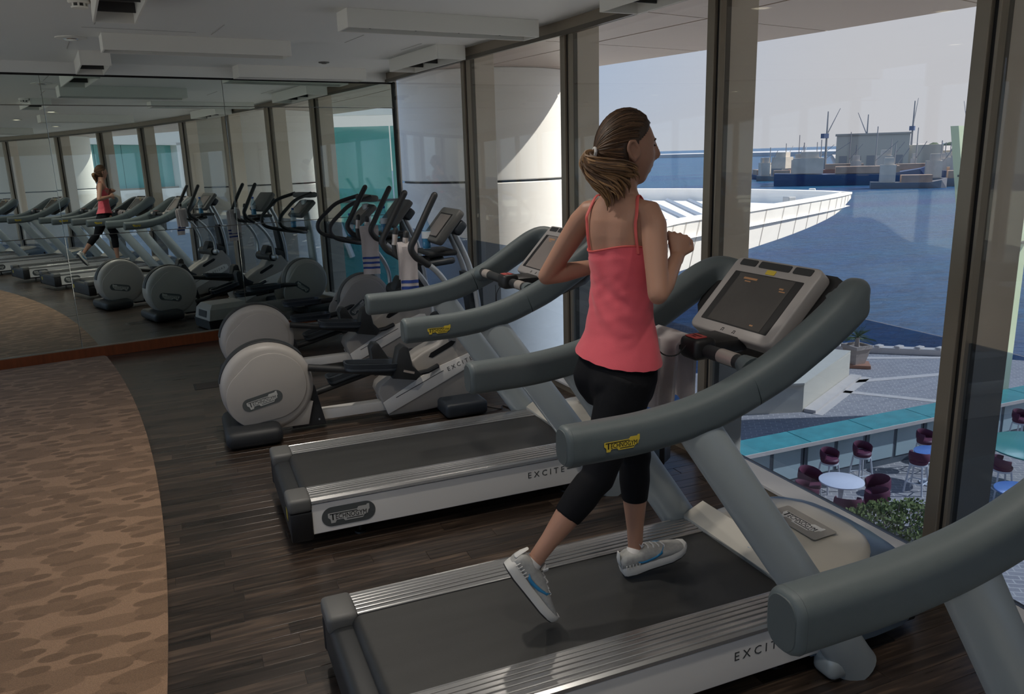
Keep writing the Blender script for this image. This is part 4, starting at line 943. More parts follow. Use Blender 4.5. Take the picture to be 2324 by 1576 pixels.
# ================================================================== STEPPER
t = thing('stepper', 'stair stepper with teardrop wheel cover and looped handlebars by the mirror', 'stepper', (.06, 7.58, 0), R(4))
b = MB(); b.loft([[(x, y, z) for x, y in ((.30+dx, -.22+dy), (.78-dx, -.22+dy), (.78-dx, .22-dy), (.30+dx, .22-dy))] for z, dx, dy in ((.015, .01, .01), (.11, 0, 0))]); b.build('rear_foot', M_DARK, t, False)
b = MB(); b.loft([[(x, y, z) for x, y in ((.31+dx, -.215+dy), (.76-dx*.6, -.215+dy), (.76-dx*.6, .215-dy), (.31+dx, .215-dy))] for z, dx, dy in ((.11, 0, 0), (.22, .02, .01), (.27, .06, .05))]); bx = b.build('rear_housing', M_SHELL, t, False)
b = MB(); b.box((.322, 0, .17), (.012, .22, .07), rot=Matrix.Rotation(R(8), 3, 'Y')); b.build('rear_badge', M_DARK, bx, False)
b = MB(); b.box((1.00, 0, .13), (.62, .16, .13), bevel=.02); b.build('base_beam', M_SHELL, t)
inst('lettering', text_mesh('EXCITE', .12, M_GINK, .0008, 1.4), t, frame((1.0, -.081, .14), (1, 0, 0), (0, 0, 1)))
b = MB(); b.box((1.60, 0, .05), (.34, .56, .09), bevel=.025); b.build('front_foot', M_DARK, t)
A = Matrix.Translation((1.52, 0, .385)) @ Matrix.Rotation(R(90), 4, 'X')
b = MB(); b.lathe([(.05, .118), (.21, .116), (.238, .10), (.248, .07), (.25, -.07), (.238, -.10), (.21, -.116), (.05, -.118)], 56, A); ws = b.build('wheel_shell', M_SHELL, t, True, 50)
b = MB(); sec = rrect(.08, .018, .006, 3); b.sweep([(1.52+.25*math.cos(R(a)), 0, .385+.25*math.sin(R(a))) for a in range(70, 200, 6)], sec, (0, 1, 0)); b.build('wheel_guard', M_CAPG, t, True, 60)
b = MB(); b.box((1.325, 0, .50), (.02, .06, .03), rot=Matrix.Rotation(R(-50), 3, 'Y')); b.build('guard_badge', M_YEL, t, False)
for s in (-1, 1):
    pts = [(1.50+.205*math.cos(R(a)), .40+.205*math.sin(R(a))) for a in range(-40, 150, 10)]+[(1.37+.175*math.cos(R(a)), .27+.175*math.sin(R(a))) for a in range(140, 320, 10)]
    M = frame((0, s*.114, 0), (1, 0, 0), (0, 0, 1)); M = M if s < 0 else M @ Matrix.Translation((0, 0, -.03))
    b = MB(); b.prism(pts, .03, M, bevel=.012); b.build('teardrop_cover', M_SHELL, ws, True, 45)
    fx = Vector((1, 0, .75)) if s < 0 else Vector((-1, 0, .75)); yo = s*.1445
    b = MB(); b.prism(capsule(.20, .07), .002); b.build('badge_capsule', M_CAPS, ws, False, mtx=frame((1.42, yo, .33), fx, (0, 0, 1)))
    emblem(ws, frame((1.42, yo+s*.0022, .33), fx, (0, 0, 1)), .155, M_PLATE, M_GINK)
    z = .27 if s < 0 else .36
    F = Matrix.Translation((.95, s*.17, z)); sec = rrect(.36, .16, .05)
    b = MB(); b.prism(sec, .02, F, bevel=.004); b.loft([[F @ Vector((a, c, .02)) for a, c in sec], [F @ Vector((a*1.03, c*1.06, .05)) for a, c in sec], [F @ Vector((a*.95, c*.9, .05)) for a, c in sec], [F @ Vector((a*.93, c*.84, .022)) for a, c in sec]], cap=False); b.build('step_pedal', M_BLUEK, t, True, 45)
    b = MB(); b.tube([(1.0, s*.17, z), (1.2, s*.15, z+.02), (1.38, s*.12, .36)], .026, 8); b.build('pedal_arm', M_DARK, t)
    # loop handlebars
    P = catmull([(1.60, s*.20, 1.375), (1.40, s*.235, 1.315), (1.29, s*.24, 1.235), (1.195, s*.24, 1.14), (1.19, s*.24, 1.06), (1.26, s*.235, 1.005), (1.45, s*.20, .955), (1.56, s*.08, .94)], 7)
    b = MB(); b.tube(P, .019, 12); b.build('handlebar', M_DARK, t)
b = MB(); b.tube([(1.66, 0, .52), (1.64, 0, .95), (1.60, 0, 1.30)], [(.07, .04), (.06, .035), (.05, .03)], 14, side=(0, 1, 0)); b.build('column', M_TUBE, t)
b = MB(); b.box((1.62, 0, 1.355), (.12, .42, .06), bevel=.025); b.build('handlebar_bridge', M_CAPG, t)
b = MB(); b.box((1.49, 0, .975), (.16, .20, .05), bevel=.02); b.build('bottle_tray', M_DARK, t)
up = Vector((.75, 0, .66)).normalized(); F = frame((1.55, 0, 1.22), (0, -1, 0), up)
b = MB(); b.prism(rrect(.34, .25, .03), .05, F @ Matrix.Translation((0, 0, -.05)), bevel=.012); co = b.build('console', M_CAPG, t, True, 45)
b = MB(); b.prism(rrect(.23, .17, .006), .002); b.build('screen', M_SCREENL, co, False, mtx=F @ Matrix.Translation((0, -.01, .001)))

# ================================================================== TOWELS AND BOTTLES
M_TOWEL = mat('white_terry', (.74, .70, .70), .95, noise_amt=.08, noise_scale=60, bump=.9, bump_scale=500, sheen=.4)
M_STRIPE = mat('blue_stripe', (.025, .06, .26), .9, bump=.8, bump_scale=500)
_n = M_TOWEL.node_tree; _b = _n.nodes['Principled BSDF']; _t = _n.nodes.new('ShaderNodeBsdfTranslucent'); _t.inputs[0].default_value = (.74, .68, .69, 1); _m = _n.nodes.new('ShaderNodeMixShader'); _m.inputs[0].default_value = .45
_n.links.new(_b.outputs[0], _m.inputs[1]); _n.links.new(_t.outputs[0], _m.inputs[2]); _n.links.new(_m.outputs[0], _n.nodes['Material Output'].inputs[0])
def towel(name, label, cx, cy, cz, w, lf, lb, stripes, rz=0., rb=.025, back_w=1.):
    """folded towel over a bar that runs along local Y; front flap lf long, back flap lb long"""
    t = thing(name, label, 'towel', (cx, cy, cz), rz)
    prof = [(-rb-.004-.010*(i/8), -lf*(1-i/8)) for i in range(9)]+[(-rb*math.cos(R(a)), rb*math.sin(R(a))) for a in (20, 50, 90, 130, 160)]+[(rb+.004+.012*(i/8), -lb*i/8) for i in range(9)]
    prof = [(prof[i][0]-(0 if i > 8 else .012*(1-i/8)), prof[i][1]) for i in range(len(prof))]
    ny = 15
    def pt(i, j, off):
        x, z = prof[i]; y = (j/(ny-1)-.5)*w; dep = min(1, abs(z)/.1)
        a = max(0, i-1); c = min(len(prof)-1, i+1); tx, tz = prof[c][0]-prof[a][0], prof[c][1]-prof[a][1]; L = math.hypot(tx, tz) or 1
        nx, nz = -tz/L, tx/L
        wv = dep*(.008*math.sin(y*60+z*6)+.006*math.sin(y*27+2+z*4))
        return Vector((x+nx*off+wv, y*(1-.10*dep)*(1 if i < 11 else back_w), z+nz*off))
    def sheet(i0, i1, o0, o1, nm, m_):
        b = MB(); vs = {}
        for k, off in enumerate((o0, o1)):
            for i in range(i0, i1+1):
                for j in range(ny): vs[k, i, j] = b.bm.verts.new(pt(i, j, off))
        for i in range(i0, i1):
            for j in range(ny-1):
                b.bm.faces.new((vs[0, i, j], vs[0, i, j+1], vs[0, i+1, j+1], vs[0, i+1, j])); b.bm.faces.new((vs[1, i, j], vs[1, i+1, j], vs[1, i+1, j+1], vs[1, i, j+1]))
            for j in (0, ny-1): b.bm.faces.new((vs[0, i, j], vs[0, i+1, j], vs[1, i+1, j], vs[1, i, j]))
        for i in (i0, i1):
            for j in range(ny-1): b.bm.faces.new((vs[0, i, j], vs[0, i, j+1], vs[1, i, j+1], vs[1, i, j]))
        return b.build(nm, m_, t, True, 60)
    sheet(0, len(prof)-1, -.006, .006, 'towel_cloth', M_TOWEL)
    for (za, zb) in stripes:
        b = MB(); vs = []
        for off in (-.0078, .0078):
            for z_ in (za, zb):
                r_ = []
                for j in range(ny):
                    f_ = (z_/lf)*8; i = int(f_); fr = f_-i; p = pt(i, j, off).lerp(pt(min(8, i+1), j, off), fr); r_.append(b.bm.verts.new(p))
                vs.append(r_)
        for k in (0, 2):
            for j in range(ny-1): b.bm.faces.new((vs[k][j], vs[k][j+1], vs[k+1][j+1], vs[k+1][j]))
        b.build('stripe', M_STRIPE, t)
    return t
TB = treads[0].location
towel('towel', 'plain white towel hanging over the crossbar of the runner treadmill', 1.50, 2.225, 1.098, .175, .26, .22, [], 0, .026)
towel('towel', 'white towel with two blue stripes hanging on the elliptical next to the treadmill', 1.33, 5.005, 1.165, .125, .33, .22, [(.055, .075), (.095, .115)], R(83), .024)
towel('towel', 'white towel with three blue stripes hanging on the elliptical beside the stepper', 1.40, 6.425, 1.165, .15, .36, .26, [(.045, .062), (.085, .102), (.125, .142)], R(80), .024)
M_PET = glass_mat('bottle_plastic', (.72, .86, .95), 1.6); M_WATER = mat('bottle_blue', (.10, .38, .60), .1, spec=.6); M_CAPB = mat('blue_cap', (.02, .10, .45), .4); M_LABEL = mat('bottle_label', (.65, .72, .78), .5)
def make_bottle():
    t = thing('water_bottle', '', 'bottle')
    b = MB(); b.lathe([(.026, 0), (.031, .006), (.031, .03), (.029, .04), (.031, .05), (.031, .13), (.029, .145), (.018, .175), (.012, .185), (.012, .20)], 18); b.build('bottle_body', M_PET, t)
    b = MB(); b.lathe([(.024, .003), (.028, .008), (.028, .11), (.02, .115)], 16); b.build('water', M_WATER, t)
    b = MB(); b.lathe([(.0315, .07), (.0315, .115)], 18); b.build('bottle_label', M_LABEL, t)
    b = MB(); b.lathe([(.014, .197), (.0145, .199), (.0145, .216), (.013, .218), (.002, .218)], 14); b.build('cap', M_CAPB, t); return t
bt0 = make_bottle()
for i, (x, y, z, lab) in enumerate(((1.52, 5.20, 1.118, 'blue-capped water bottle on the elliptical next to the treadmill'), (1.575, 6.62, 1.118, 'blue-capped water bottle on the elliptical beside the stepper'), (1.50, 7.70, 1.0, 'blue-capped water bottle on the stepper tray'))):
    o = bt0 if i == 0 else copy_tree(bt0); o.location = (x, y, z); o['label'] = lab; o['group'] = 'water bottles'

# ================================================================== CEILING FIXTURES
M_BOXL = mat('light_box', (.82, .81, .76), .6); M_LOUV = mat('light_box_cavity', (.05, .05, .05), .7); M_CHROME = mat('louvre_chrome', (.6, .6, .6), .25, .9)
def light_box(cx, cy, ln, wd, rz, label, h=.11):
    t = thing('ceiling_light', label, 'light', (cx, cy, CEIL), R(rz), 'rectangular ceiling light boxes')
    for s in (-1, 1):
        b = MB(); b.box((0, s*(wd/2-.006), -h/2), (ln, .012, h), bevel=.002); b.build('side_plate', M_BOXL, t, False)
        b = MB(); b.box((s*(ln/2-.006), 0, -h/2), (.012, wd-.024, h), bevel=.002); b.build('end_plate', M_BOXL, t, False)
    b = MB(); b.box((0, 0, -.012), (ln-.024, wd-.024, .02)); b.build('cavity', M_LOUV, t, False)
    k = max(2, int(ln/.28))
    for i in range(k):
        b = MB(); b.box(((i+.5)/k*(ln-.1)-(ln-.1)/2, 0, -.06), (.01, wd-.03, .05)); b.build('louvre', M_LOUV, t, False)
LB = [(1.71, 5.22, 1.34, .20, 7, 'long ceiling light box ending above the window header'), (.27, 6.50, 1.28, .22, 8, 'long ceiling light box midway to the mirror'), (1.25, 8.28, 1.25, .22, 9, 'long ceiling light box closest to the mirror'),
      (2.12, 7.0, 1.05, .26, 97, 'ceiling light box running along the windows by the mirror corner'), (2.48, 3.75, 1.0, .26, 93, 'ceiling light box running along the windows above the runner'), (-.17, 4.80, .75, .22, 96, 'ceiling light box seen end-on near the smoke detector'),
      (-.52, 7.65, .75, .22, 98, 'ceiling light box seen end-on above the carpet by the mirror'),
      (1.2, 2.2, 1.3, .22, 3, 'long ceiling light box over the runner, behind the camera view'), (.6, -1.0, 1.3, .22, -6, 'long ceiling light box over the rear treadmills'), (-1.5, 3.4, 1.3, .22, 3, 'long ceiling light box over the carpet')]
for a in LB: light_box(*a)
t = thing('smoke_detector', 'round white smoke detector on the ceiling', 'detector', (-.37, 5.12, CEIL))
b = MB(); b.lathe([(.055, 0), (.055, -.018), (.048, -.024), (.001, -.024)], 24); b.build('base', M_BOXL, t)
b = MB(); b.lathe([(.036, -.024), (.036, -.040)], 20); b.build('sensor_core', M_LOUV, t)
for k in range(8):
    a = R(45*k); b = MB(); b.box((.038*math.cos(a), .038*math.sin(a), -.032), (.008, .010, .018), a); b.build('vent_rib', M_BOXL, t, False)
b = MB(); b.lathe([(.042, -.040), (.040, -.048), (.001, -.050)], 20); b.build('cover', M_BOXL, t)
for x, y, r, lab in ((1.39, 7.80, .05, 'small grey round sprinkler cover on the ceiling near the mirror'), (-.56, 6.6, .10, 'shallow white round speaker cover on the ceiling over the carpet')):
    t = thing('ceiling_cover', lab, 'cover', (x, y, CEIL)); b = MB(); b.lathe([(r, 0), (r, -.006), (r*.8, -.010), (.001, -.010)], 24); b.build('cover_disc', M_BOXL if r > .06 else M_CAPG, t)
    b = MB(); b.lathe([(r*.5, -.010), (r*.45, -.016), (.001, -.016)], 20); b.build('cover_centre', M_CHROME if r > .06 else M_CAPG, t)
# recessed downlights (fill ones are added to brighten surfaces facing the camera)
def downlight(x, y, lab, watts):
    t = thing('downlight', lab, 'light', (x, y, CEIL), 0, 'recessed ceiling downlights')
    b = MB(); b.lathe([(.058, .0), (.075, -.002), (.077, -.006), (.062, -.008), (.056, -.003)], 28); b.build('trim_ring', M_BOXL, t)
    b = MB(); b.lathe([(.054, -.0035), (.001, -.0035)], 20); b.build('lens', mat('lamp_lens', (.9, .88, .8), .4, emit=((1, .93, .82), .4)), t)
    l = bpy.data.lights.new('downlight_lamp', 'SPOT'); l.energy = watts; l.color = (1.0, .92, .82); l.spot_size = R(125); l.spot_blend = .9; l.shadow_soft_size = .05
    o = bpy.data.objects.new('downlight_lamp', l); COL.objects.link(o); o.parent = t; o.location = (0, 0, -.03)
for x, y, w, lab in ((1.84, 4.47, 20, 'recessed downlight by the window header at the top of the view'), (-1.3, 5.7, 14, 'recessed downlight over the far end of the carpet'), (-1.3, 3.9, 11, 'recessed downlight over the carpet level with the empty treadmill'), (-1.5, 1.4, 5, 'recessed downlight over the carpet level with the runner'),
        (.55, 2.75, 42, 'recessed downlight over the floor between the two treadmills'), (.50, 1.15, 22, 'added fill downlight behind the runner'), (1.55, 1.05, 14, 'added fill downlight at the runner right hand side'), (.35, -.5, 18, 'added fill downlight over the foreground treadmill'), (1.5, -.55, 12, 'added fill downlight by the windows behind the foreground treadmill'),
        (-1.4, -1.2, 20, 'recessed downlight over the carpet behind the camera'), (.2, -2.4, 40, 'recessed downlight over the rear treadmills'), (.45, 4.30, 46, 'recessed downlight over the floor before the ellipticals')):
    downlight(x, y, lab, w)
# ================================================================== THE RUNNER
M_SKIN = mat('skin', (.38, .205, .14), .5, noise_amt=.07, noise_scale=9, bump=.08, bump_scale=300, sss=.10, spec=.35)
M_TOP = mat('coral_jersey', (.66, .090, .120), .8, noise_amt=.05, noise_scale=30, bump=.25, bump_scale=400, sheen=.2)
M_STRAP = mat('coral_strap', (.62, .10, .09), .6)
M_LEG = mat('black_leggings', (.0045, .005, .007), .8, bump=.15, bump_scale=500, spec=.2)
M_SHOE = mat('silver_mesh', (.36, .36, .345), .6, noise_amt=.35, noise_scale=60, bump=.3, bump_scale=500); M_SOLE = mat('white_foam', (.62, .61, .58), .6); M_OUTS = mat('dark_outsole', (.03, .03, .03), .7)
M_SWOOSH = mat('blue_swoosh', (.03, .24, .48), .4); M_LACE = mat('white_lace', (.66, .66, .66), .7)
def hair_mat(name, lo, hi):
    M = bpy.data.materials.new(name); M.use_nodes = True; n = M.node_tree; b = n.nodes['Principled BSDF']; L = n.links.new
    nz = n.nodes.new('ShaderNodeAttribute'); nz.attribute_name = 'tone'
    r = n.nodes.new('ShaderNodeValToRGB'); e = r.color_ramp.elements; e[0].position = 0; e[0].color = (*lo, 1); e[1].position = 1; e[1].color = (*hi, 1); L(nz.outputs['Fac'], r.inputs[0]); L(r.outputs[0], b.inputs['Base Color'])
    b.inputs['Roughness'].default_value = .55; b.inputs['Specular IOR Level'].default_value = .5
    return M
M_HAIR = hair_mat('brown_hair', (.050, .027, .016), (.20, .110, .058)); M_TAIL = hair_mat('golden_brown_hair', (.085, .042, .018), (.34, .185, .075))
def tone(mb, n0):
    lay = mb.bm.verts.layers.float.get('tone') or mb.bm.verts.layers.float.new('tone'); mb.bm.verts.ensure_lookup_table(); q = random.random()**1.3
    for v in mb.bm.verts[n0:]: v[lay] = q
RW = Vector((1.28, 2.165, .249))
woman = thing('person', 'woman in coral camisole, black capri leggings and silver running shoes running on a treadmill', 'person', RW)
V3 = Vector
def tw_dirs(tau): a = R(tau); return V3((math.sin(a), -math.cos(a), 0)), V3((math.cos(a), math.sin(a), 0))     # right, forward
TORSO = [  # z, cx, cy, a, b, twist
    (.925, 1.246, 2.163, .105, .085, 6), (.96, 1.245, 2.163, .135, .098, 7), (1.02, 1.246, 2.163, .150, .106, 9), (1.09, 1.252, 2.163, .143, .098, 11), (1.16, 1.258, 2.164, .122, .086, 14), (1.24, 1.262, 2.166, .104, .075, 17),
    (1.32, 1.264, 2.169, .099, .071, 20), (1.40, 1.263, 2.173, .104, .074, 23), (1.47, 1.262, 2.177, .108, .075, 26), (1.515, 1.262, 2.180, .113, .070, 27), (1.548, 1.263, 2.182, .110, .058, 27), (1.575, 1.266, 2.183, .080, .050, 26),
    (1.598, 1.268, 2.183, .055, .046, 24), (1.63, 1.273, 2.181, .046, .046, 18), (1.67, 1.280, 2.178, .045, .047, 10), (1.70, 1.284, 2.176, .045, .048, 6)]
def torso_at(z):
    T = TORSO
    for p, q in zip(T[:-1], T[1:]):
        if z <= q[0]:
            t = max(0, (z-p[0])/(q[0]-p[0])); return [lerp(p[i], q[i], t) for i in range(6)]
    return list(T[-1])
def torso_ring(z, off=0., n=40, wr=0.):
    _, cx, cy, a, b, tau = torso_at(z); r, f = tw_dirs(tau); out = []
    for i in range(n):
        th = 2*math.pi*i/n; c, s = math.cos(th), math.sin(th)
        rad = 1.0
        bump = 0.
        if s < 0:      # th: 0 = right side, 90deg = back, 270 = front
            bump += .030*math.exp(-((z-1.445)/.045)**2)*math.exp(-((abs(c)-.5)/.28)**2)      # bust
        else:
            bump += .026*math.exp(-((z-1.005)/.060)**2)*math.exp(-((abs(c)-.48)/.34)**2)     # seat
            bump -= (.006 if off > .005 else .010)*math.exp(-((z-1.40)/.16)**2)*math.exp(-(c/.22)**2)                   # spine groove
            bump += .007*math.exp(-((z-1.48)/.05)**2)*math.exp(-((abs(c)-.55)/.2)**2)         # shoulder blades
        w = wr*(1.9*noise.noise(V3((1.3*c+.4, 1.3*s, z*24+2.2*c+1.0*s)))+.9*noise.noise(V3((2.6*c, 2.6*s+3, z*46-2.0*c)))) if wr else 0.
        p = V3((cx, cy, z))+r*((a+off+bump*abs(c)*.3+w)*c)-f*((b+off+bump+w)*s)
        out.append(p-RW)
    return out
def seg(mb, pts, rad, n=18, side=None): mb.tube([V3(p)-RW for p in pts], rad, n, side=side, roundcap=True)
Rsh, Lsh = V3((1.317, 2.072, 1.535)), V3((1.206, 2.290, 1.532))
Rel, Lel = V3((1.262, 1.952, 1.312)), V3((1.122, 2.418, 1.318))
Rwr, Lwr = V3((1.405, 2.070, 1.398)), V3((1.305, 2.350, 1.352))
Lhip, Rhip = V3((1.262, 2.240, 1.02)), V3((1.240, 2.085, 1.02))
Lkn, Lan = V3((1.352, 2.225, .715)), V3((1.358, 2.222, .352))
Rkn, Ran = V3((1.125, 2.062, .738)), V3((.908, 2.070, .490))
body = MB()
body.loft([torso_ring(z, -.010 if z < 1.07 else 0.) for z in [.925+i*.0155 for i in range(51)]])
def arm(sh, el, wr_):
    mid = sh.lerp(el, .5); f1 = el.lerp(wr_, .28)
    ctr = TORSO[9]; inn = V3((ctr[1], ctr[2], 1.545))
    seg(body, [sh.lerp(inn, .45)+V3((0, 0, .004)), sh.lerp(inn, .12)+V3((0, 0, .002)), sh.lerp(el, .14), sh.lerp(el, .4), sh.lerp(el, .75), el], [.036, .0395, .0395, .0375, .033, .0305])
    seg(body, [el, f1, el.lerp(wr_, .6), wr_], [.030, .0335, .0275, .0205])
arm(Rsh, Rel, Rwr); arm(Lsh, Lel, Lwr)
def leg_path(h, k, a): return [h, h.lerp(k, .25), h.lerp(k, .6), h.lerp(k, .9), k+(k-h).normalized()*.02, k.lerp(a, .14), k.lerp(a, .30), k.lerp(a, .55), k.lerp(a, .80), a]
LEGR = [.082, .080, .067, .055, .051, .0495, .0500, .0415, .0305, .0270]
for h, k, a in ((Lhip, Lkn, Lan), (Rhip, Rkn, Ran)):
    seg(body, leg_path(h, k, a), [x*(.88 if i < 4 else .96) for i, x in enumerate(LEGR)], 20)
# ---- feet inside the shoes
def hand(wr_, d, pn, sgn, curl=1.):
    d = d.normalized(); pn = (pn-d*pn.dot(d)).normalized(); sd = d.cross(pn)*sgn      # sd points to the thumb side
    kn = wr_+d*.070
    body.tube([wr_-d*.02-RW, wr_+d*.012-RW, wr_+d*.045-RW, kn-RW, kn+d*.006-RW], [(.019, .020), (.025, .016), (.037, .0155), (.039, .0135), (.034, .010)], 16, side=sd, roundcap=False)
    for i, (o, l) in enumerate(((.029, .92), (.010, 1.03), (-.010, .97), (-.028, .78))):
        p = kn+sd*o-d*.006; dirv = d.copy(); pts = [p-d*.012]; ax = d.cross(pn)
        for bend, ln in ((48*curl, .036*l), (62*curl, .024*l), (38*curl, .018*l)):
            q = Matrix.Rotation(R(bend), 3, ax); dirv = q @ dirv; pts.append(p.copy()); p = p+dirv*ln
        pts.append(p); body.tube([x-RW for x in pts], [.0088, .0088, .0082, .0075, .0068], 9, roundcap=True)
    p = wr_+d*.022+sd*.022; t1 = (d*.6+sd*.75+pn*.25).normalized(); t2 = (d*.85+sd*.1+pn*.55).normalized()
    body.tube([x-RW for x in (p-t1*.01, p, p+t1*.032, p+t1*.032+t2*.026, p+t1*.032+t2*.046)], [.011, .0115, .0098, .0088, .0072], 9, roundcap=True)
hand(Rwr, V3((.035, .035, .085)), V3((.2, .9, -.25)), -1)
hand(Lwr, V3((.09, -.03, .025)), V3((.1, -.9, -.2)), 1)
# ---- head
HC = V3((1.287, 2.174, 1.728)); hr_, hf_ = tw_dirs(-10); hu_ = V3((0, 0, 1))
def hd(f, r, u): return HC+hf_*f+hr_*r+hu_*u
G = lambda x, m_, s: math.exp(-((x-m_)/s)**2)
def head_r(f, r, u):
    F = .086 if f > 0 else .092; Wd = .071; Hh = .110
    x, y, z = f*F, r*Wd, u*Hh
    if u < 0:
        k = (-u)**1.4; y *= 1-.34*k
        x = x*(1-.12*k)+.016*k if f > 0 else x*(1-.55*k)+.016*k
    d = 0
    if f > 0:
        d += .024*G(u, -.16, .15)*G(r, 0, .13)+.010*G(u, .05, .18)*G(r, 0, .10)      # nose
        d += .004*G(u, .20, .10)*G(abs(r), .3, .3)-.007*G(u, .03, .11)*G(abs(r), .36, .16)
        d += .007*G(u, -.47, .07)*G(r, 0, .22)+.006*G(u, -.60, .06)*G(r, 0, .20)-.004*G(u, -.535, .03)*G(r, 0, .22)
        d += .007*G(u, -.86, .12)*G(r, 0, .3)+.003*G(u, -.25, .2)*G(abs(r), .6, .2)
    v = V3((x, y, z)); return v*(1+d/max(.02, v.length))
def head_pt(f, r, u, off=0.):
    v = head_r(f, r, u); n = v.normalized(); return hd(*(v+n*off))
nu, nv = 60, 72; rings = []
for i in range(1, nu):
    ph = math.pi*i/nu; rings.append([head_pt(math.sin(ph)*math.cos(2*math.pi*j/nv), math.sin(ph)*math.sin(2*math.pi*j/nv), math.cos(ph))-RW for j in range(nv)])
body.loft(rings)
for s in (-1, 1):      # ears
    e = lambda f, r, u: hd(f, s*r, u)-RW
    body.tube([e(-.002, .066, -.034), e(.008, .074, -.020), e(.007, .077, .002), e(-.008, .083, .022), e(-.024, .086, .020), e(-.030, .085, .0), e(-.018, .079, -.024), e(-.004, .070, -.036)], [.0056]*8, 8, roundcap=True)
    body.tube([e(-.008, .068, -.024), e(-.012, .072, .0), e(-.016, .075, .014)], [(.005, .010), (.005, .012), (.005, .008)], 8, side=hr_, roundcap=True)
bo = body.build('body', M_SKIN, woman)
md = bo.modifiers.new('fuse', 'REMESH'); md.mode = 'VOXEL'; md.voxel_size = .0042; md.use_smooth_shade = True
ms = bo.modifiers.new('soften', 'SMOOTH'); ms.factor = .5; ms.iterations = 4
def apply_mods(o):
    bpy.context.view_layer.update(); dg = bpy.context.evaluated_depsgraph_get(); me = bpy.data.meshes.new_from_object(o.evaluated_get(dg)); o.modifiers.clear(); o.data = me
    for p in me.polygons: p.use_smooth = True
apply_mods(bo)
# ---- eyes and brows
M_EYE = mat('eye_white', (.6, .57, .54), .2); M_LASH = mat('lashes', (.015, .010, .008), .6)
for s in (-1, 1):
    b = MB(); tb = bmesh.new(); bmesh.ops.create_uvsphere(tb, u_segments=14, v_segments=10, radius=.0105); b.add(tb, Matrix.Translation(head_pt(.90, s*.40, .03, -.007)-RW)); b.build('eye', M_EYE, woman)
    b = MB(); b.tube([head_pt(.86, s*.27, .07, .003)-RW, head_pt(.86, s*.38, .085, .006)-RW, head_pt(.82, s*.52, .06, .006)-RW], .0022, 6); b.build('eyelash', M_LASH, woman)
    b = MB(); b.tube([head_pt(.90, s*.20, .19, .002)-RW, head_pt(.86, s*.38, .225, .003)-RW, head_pt(.78, s*.56, .19, .003)-RW], [.0026, .003, .0015], 6); b.build('eyebrow', mat('brow_hair', (.06, .03, .017), .6), woman)
# ---- hair
def in_hair(f, r, u):
    if f > .62: return u > .62
    if f > .30: return u > .30+(f-.30)*1.0
    if f > .02: return u > .11+(f-.02)*.68
    if f > -.24: return u > .11
    return u > -.62
cap = MB(); vs = {}
def capv(i, j, off):
    k = (i, j, off)
    if k not in vs:
        ph = math.pi*i/nu; a = 2*math.pi*j/nv; vs[k] = cap.bm.verts.new(head_pt(math.sin(ph)*math.cos(a), math.sin(ph)*math.sin(a), math.cos(ph), off)-RW)
    return vs[k]
for i in range(1, nu-1):
    for j in range(nv):
        ph = math.pi*(i+.5)/nu; a = 2*math.pi*(j+.5)/nv
        if in_hair(math.sin(ph)*math.cos(a), math.sin(ph)*math.sin(a), math.cos(ph)):
            j2 = (j+1) % nv; cap.bm.faces.new((capv(i, j, .0065), capv(i, j2, .0065), capv(i+1, j2, .0065), capv(i+1, j, .0065)))
cap.bm.faces.new([capv(1, j, .0065) for j in range(nv)])
hairo = cap.build('hair', M_HAIR, woman)
so = hairo.modifiers.new('t', 'SOLIDIFY'); so.thickness = .009; so.offset = -1; apply_mods(hairo)
random.seed(21)
strands = MB(); strands.bm.verts.layers.float.new('tone'); dT = V3((-1, .05, -.02)).normalized()
cnt = 0
while cnt < 700:
    d = V3((random.gauss(0, 1), random.gauss(0, 1), random.gauss(0, 1))).normalized()
    if not in_hair(*d) or d.angle(dT) < .25: continue
    if any(abs(q.y) > .80 and -.26 < q.x < .24 and q.z < .14 for q in (d.slerp(dT, k/9) for k in range(7))): continue
    cnt += 1; pts = []; rr = []; N = 9; off = random.uniform(.005, .0095); wob = random.uniform(-.03, .03)
    for k in range(N+1):
        t = k/N; q = d.slerp(dT, t); q = (q+V3((0, 1, 0)).cross(q)*wob*math.sin(math.pi*t)).normalized()
        pts.append(head_pt(*q, off*(1 if k else .3)+.004*t)-RW); rr.append(lerp(.0026, .0016, t) if k else .0008)
    n0 = len(strands.bm.verts); strands.tube(pts, rr, 4, cap=False); tone(strands, n0)
o = strands.build('hair_strands', M_HAIR, hairo); o['kind'] = 'stuff'
tail = MB(); tail.bm.verts.layers.float.new('tone'); T0 = V3((-.100, .004, -.006))
fam = [[(-.118, .006, -.018), (-.118, .035, -.042), (-.085, .070, -.055), (-.045, .088, -.060), (-.010, .092, -.072), (-.004, .084, -.100)],
       [(-.122, .0, -.010), (-.126, .028, -.026), (-.098, .066, -.036), (-.058, .090, -.042), (-.018, .096, -.052), (.004, .092, -.075)],
       [(-.120, -.004, -.022), (-.124, .014, -.056), (-.100, .044, -.082), (-.070, .066, -.100), (-.050, .072, -.130), (-.050, .066, -.165)],
       [(-.116, -.010, -.026), (-.122, -.004, -.066), (-.106, .012, -.098), (-.086, .030, -.118), (-.072, .036, -.150), (-.070, .034, -.185)],
       [(-.124, -.016, -.012), (-.138, -.012, -.038), (-.130, .004, -.068), (-.108, .030, -.088), (-.078, .056, -.105), (-.058, .064, -.140)]]
